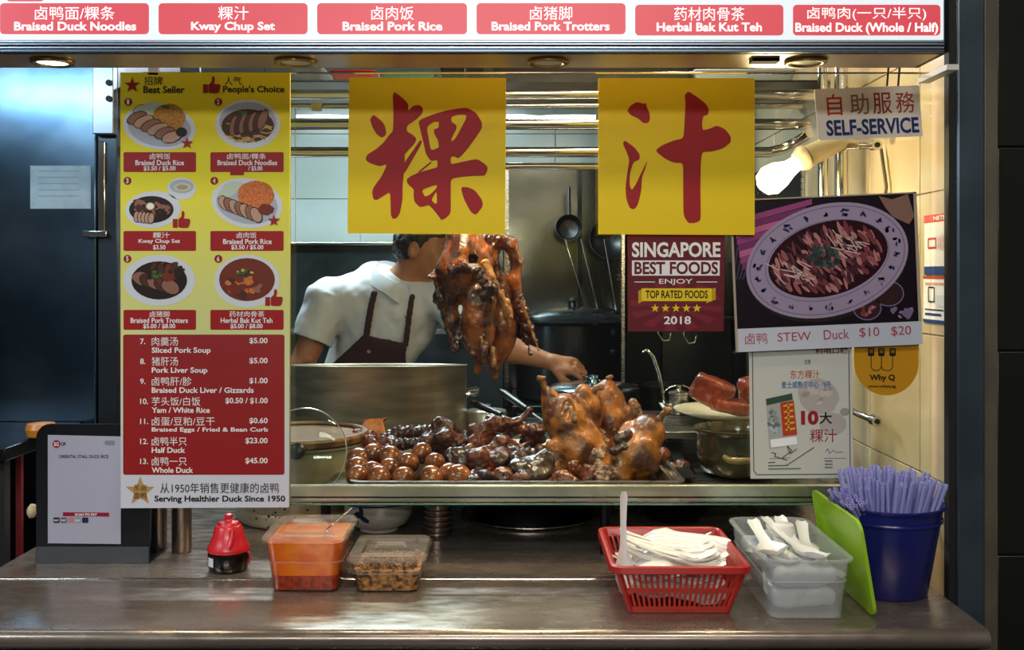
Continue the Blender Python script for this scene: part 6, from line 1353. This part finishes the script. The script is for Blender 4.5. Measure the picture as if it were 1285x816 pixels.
# collar, two folded flaps around the neck
def ringp(t):   # around the neck, t in degrees, 0 = front
    base = c(499, 347, .035); rx, ry = .072, .076
    a = R(t); tilt = V3((math.sin(a)*rx, -math.cos(a)*ry, 0)); tilt.z = .028*math.cos(a+math.pi)+.030*(-math.sin(a)); return base+tilt
fl = MB(); rows_ = []
angs = list(range(34, 371, 7))
for t in angs:
    p_ = ringp(t); o_ = (p_-c(499, 347, .035)); o_.z = 0; o_.normalize(); dr = .038+.022*max(0, 1-min(abs(t-34), abs(t-371))/30)
    rows_.append([p_, p_+o_*.004+V3((0, 0, .014)), p_+o_*.012+V3((0, 0, .010)), p_+o_*(.028)+V3((0, 0, -dr)), p_+o_*.024+V3((0, 0, -dr-.002)), p_+o_*.006+V3((0, 0, .002))])
fl.loops(rows_); fl.obj('collar', cloth, ck, smooth=50)
# placket and buttons laid on the shirt front
from mathutils.bvhtree import BVHTree
so = ck.children[-1] if False else [o for o in ck.children if o.name.startswith('polo_shirt')][0]
bvh = BVHTree.FromPolygons([v.co + ORG[so.name] for v in so.data.vertices], [list(p.vertices) for p in so.data.polygons])
def on_shirt(px, py, off):
    o_ = V3((0, 0, 1.5)); d_ = (P(px, py, 3.4)-o_).normalized(); h_, n_, i_, q_ = bvh.ray_cast(o_, d_)
    return (h_ - d_*off) if h_ is not None else None
L_ = []
for k in range(9):
    t = k/8; x_ = 517-17*t; y_ = 378+46*t; a = on_shirt(x_-4, y_-1.5, .003); b = on_shirt(x_+4, y_+1.5, .003)
    if a is not None and b is not None: L_.append((a, b))
if len(L_) > 2:
    m_ = MB(); vs = [p for ab in L_ for p in ab]+[p+V3((0, .006, 0)) for ab in L_ for p in ab]; n2 = len(L_)*2
    fs = [(2*i, 2*i+1, 2*i+3, 2*i+2) for i in range(len(L_)-1)]+[(n2+2*i, 2*i, 2*i+2, n2+2*i+2) for i in range(len(L_)-1)]+[(2*i+1, n2+2*i+1, n2+2*i+3, 2*i+3) for i in range(len(L_)-1)]
    m_.add(vs, fs).obj('placket', cloth, ck, smooth=60)
for px, py in ((514, 386), (510, 398)):
    p_ = on_shirt(px, py, .005)
    if p_ is not None: MB().tube([p_, p_-V3((0, .002, 0))], .0055, 14).obj('shirt_button', mat('grey_button', '#6a6660', .3), ck)
for px, py in ((463, 441),):
    p_ = on_shirt(px, py, .014)
    if p_ is not None: MB().tube([p_, p_-V3((0, .003, 0))], .007, 14).obj('apron_button', mat('dark_button', '#7a7078', .25), ck)
# apron: shell lying on the shirt front
def lin(px0, py0, px1, py1, X, Z, side):
    a = c(px0, py0); b = c(px1, py1); n_ = V3((b.z-a.z, 0, -(b.x-a.x))).normalized()*side
    return (X-a.x)*n_.x+(Z-a.z)*n_.z
def apron_post(F, lo, vx):
    n = F.shape; X = lo[0]+vx*np.arange(n[0])[:, None, None]; Y = lo[1]+vx*np.arange(n[1])[None, :, None]; Z = lo[2]+vx*np.arange(n[2])[None, None, :]
    G = np.abs(F-.007)-.0035
    cen = c(455, 440); ctr = V3((cen.x, 0, c(470, 450).z))
    def hpl(a0, b0, a1, b1):
        f_ = lin(a0, b0, a1, b1, X, Z, 1); s = (ctr.x-c(a0, b0).x)*((c(a1, b1).z-c(a0, b0).z))+(ctr.z-c(a0, b0).z)*(-(c(a1, b1).x-c(a0, b0).x))
        return f_ if s < 0 else -f_
    reg = np.maximum(np.maximum(hpl(458, 419, 512, 430), hpl(458, 419, 404, 466)), np.maximum(hpl(512, 430, 504, 470), .72-Z))
    reg = np.maximum(reg, Y-(DC+.10)); return np.maximum(G, reg)
def strap_post(x0, y0, x1, y1, wv):
    def f(F, lo, vx):
        n = F.shape; X = lo[0]+vx*np.arange(n[0])[:, None, None]; Y = lo[1]+vx*np.arange(n[1])[None, :, None]; Z = lo[2]+vx*np.arange(n[2])[None, None, :]
        a, b = c(x0, y0), c(x1, y1); L2 = (b.x-a.x)**2+(b.z-a.z)**2; t = np.clip(((X-a.x)*(b.x-a.x)+(Z-a.z)*(b.z-a.z))/L2, 0, 1)
        D_ = np.sqrt((X-a.x-t*(b.x-a.x))**2+(Z-a.z-t*(b.z-a.z))**2)-wv
        return np.maximum(np.maximum(np.abs(F-.006)-.0032, D_), Y-(DC+.08))
    return f
organic('apron', [p for p in shirt if not p['sub']], .0042, apr, ck, post=apron_post, noise=[(.0022, 36, 9)], smooth=2)
organic('apron_strap', [p for p in shirt if not p['sub']], .0042, apr, ck, post=strap_post(472, 368, 461, 424, .012), smooth=1)
organic('apron_strap', [p for p in shirt if not p['sub']], .0042, apr, ck, post=strap_post(519, 372, 510, 432, .010), smooth=1)
def trou_post(F, lo, vx): return F
tr_ = [ell_(pelv+V3((0, 0, -.03)), (.172, .135, .13), None, .05)]
for s_ in (-1, 1):
    hip = pelv+V3((s_*.085, 0, -.05)); kn_ = V3((hip.x+s_*.01, hip.y-.03, .50)); an = V3((kn_.x, kn_.y+.04, .085)); tr_ += [cap_(hip, .1, kn_, .072, .03), cyl_(kn_, .072, an+V3((0, 0, .02)), .06, .02)]
organic('trousers', tr_, .009, mat('dark_trousers', '#14161c', .85), ck, noise=[(.003, 24, 2)], smooth=1)
for s_ in (-1, 1):
    an = V3((pelv.x+s_*.095, pelv.y+.01, .085)); organic('shoe', [cap_(an+V3((0, .03, -.04)), .045, an+V3((0, -.15, -.052)), .036, .02), cap_(an, .05, an+V3((0, 0, -.03)), .05, .02)], .006, black, ck, smooth=1)
# the spoon held by the cook
A = wrL+V3((.115, -.055, -.045)); sp2 = thing('serving_spoon', A, "thin steel serving spoon held in the cook's outstretched hand", 'spoon')
MB().tube([A+V3((-.03, .01, .012)), A+V3((.02, -.012, -.004)), A+V3((.10, -.03, -.018))], [.004, .0035, .003], 10).obj('handle', steel_pol, sp2, smooth=60)
MB().lathe([(.0001, -.008), (.012, -.006), (.018, 0), (.016, 0), (.0001, -.006)], A+V3((.115, -.034, -.02)), 18).obj('bowl', steel_pol, sp2, smooth=60)
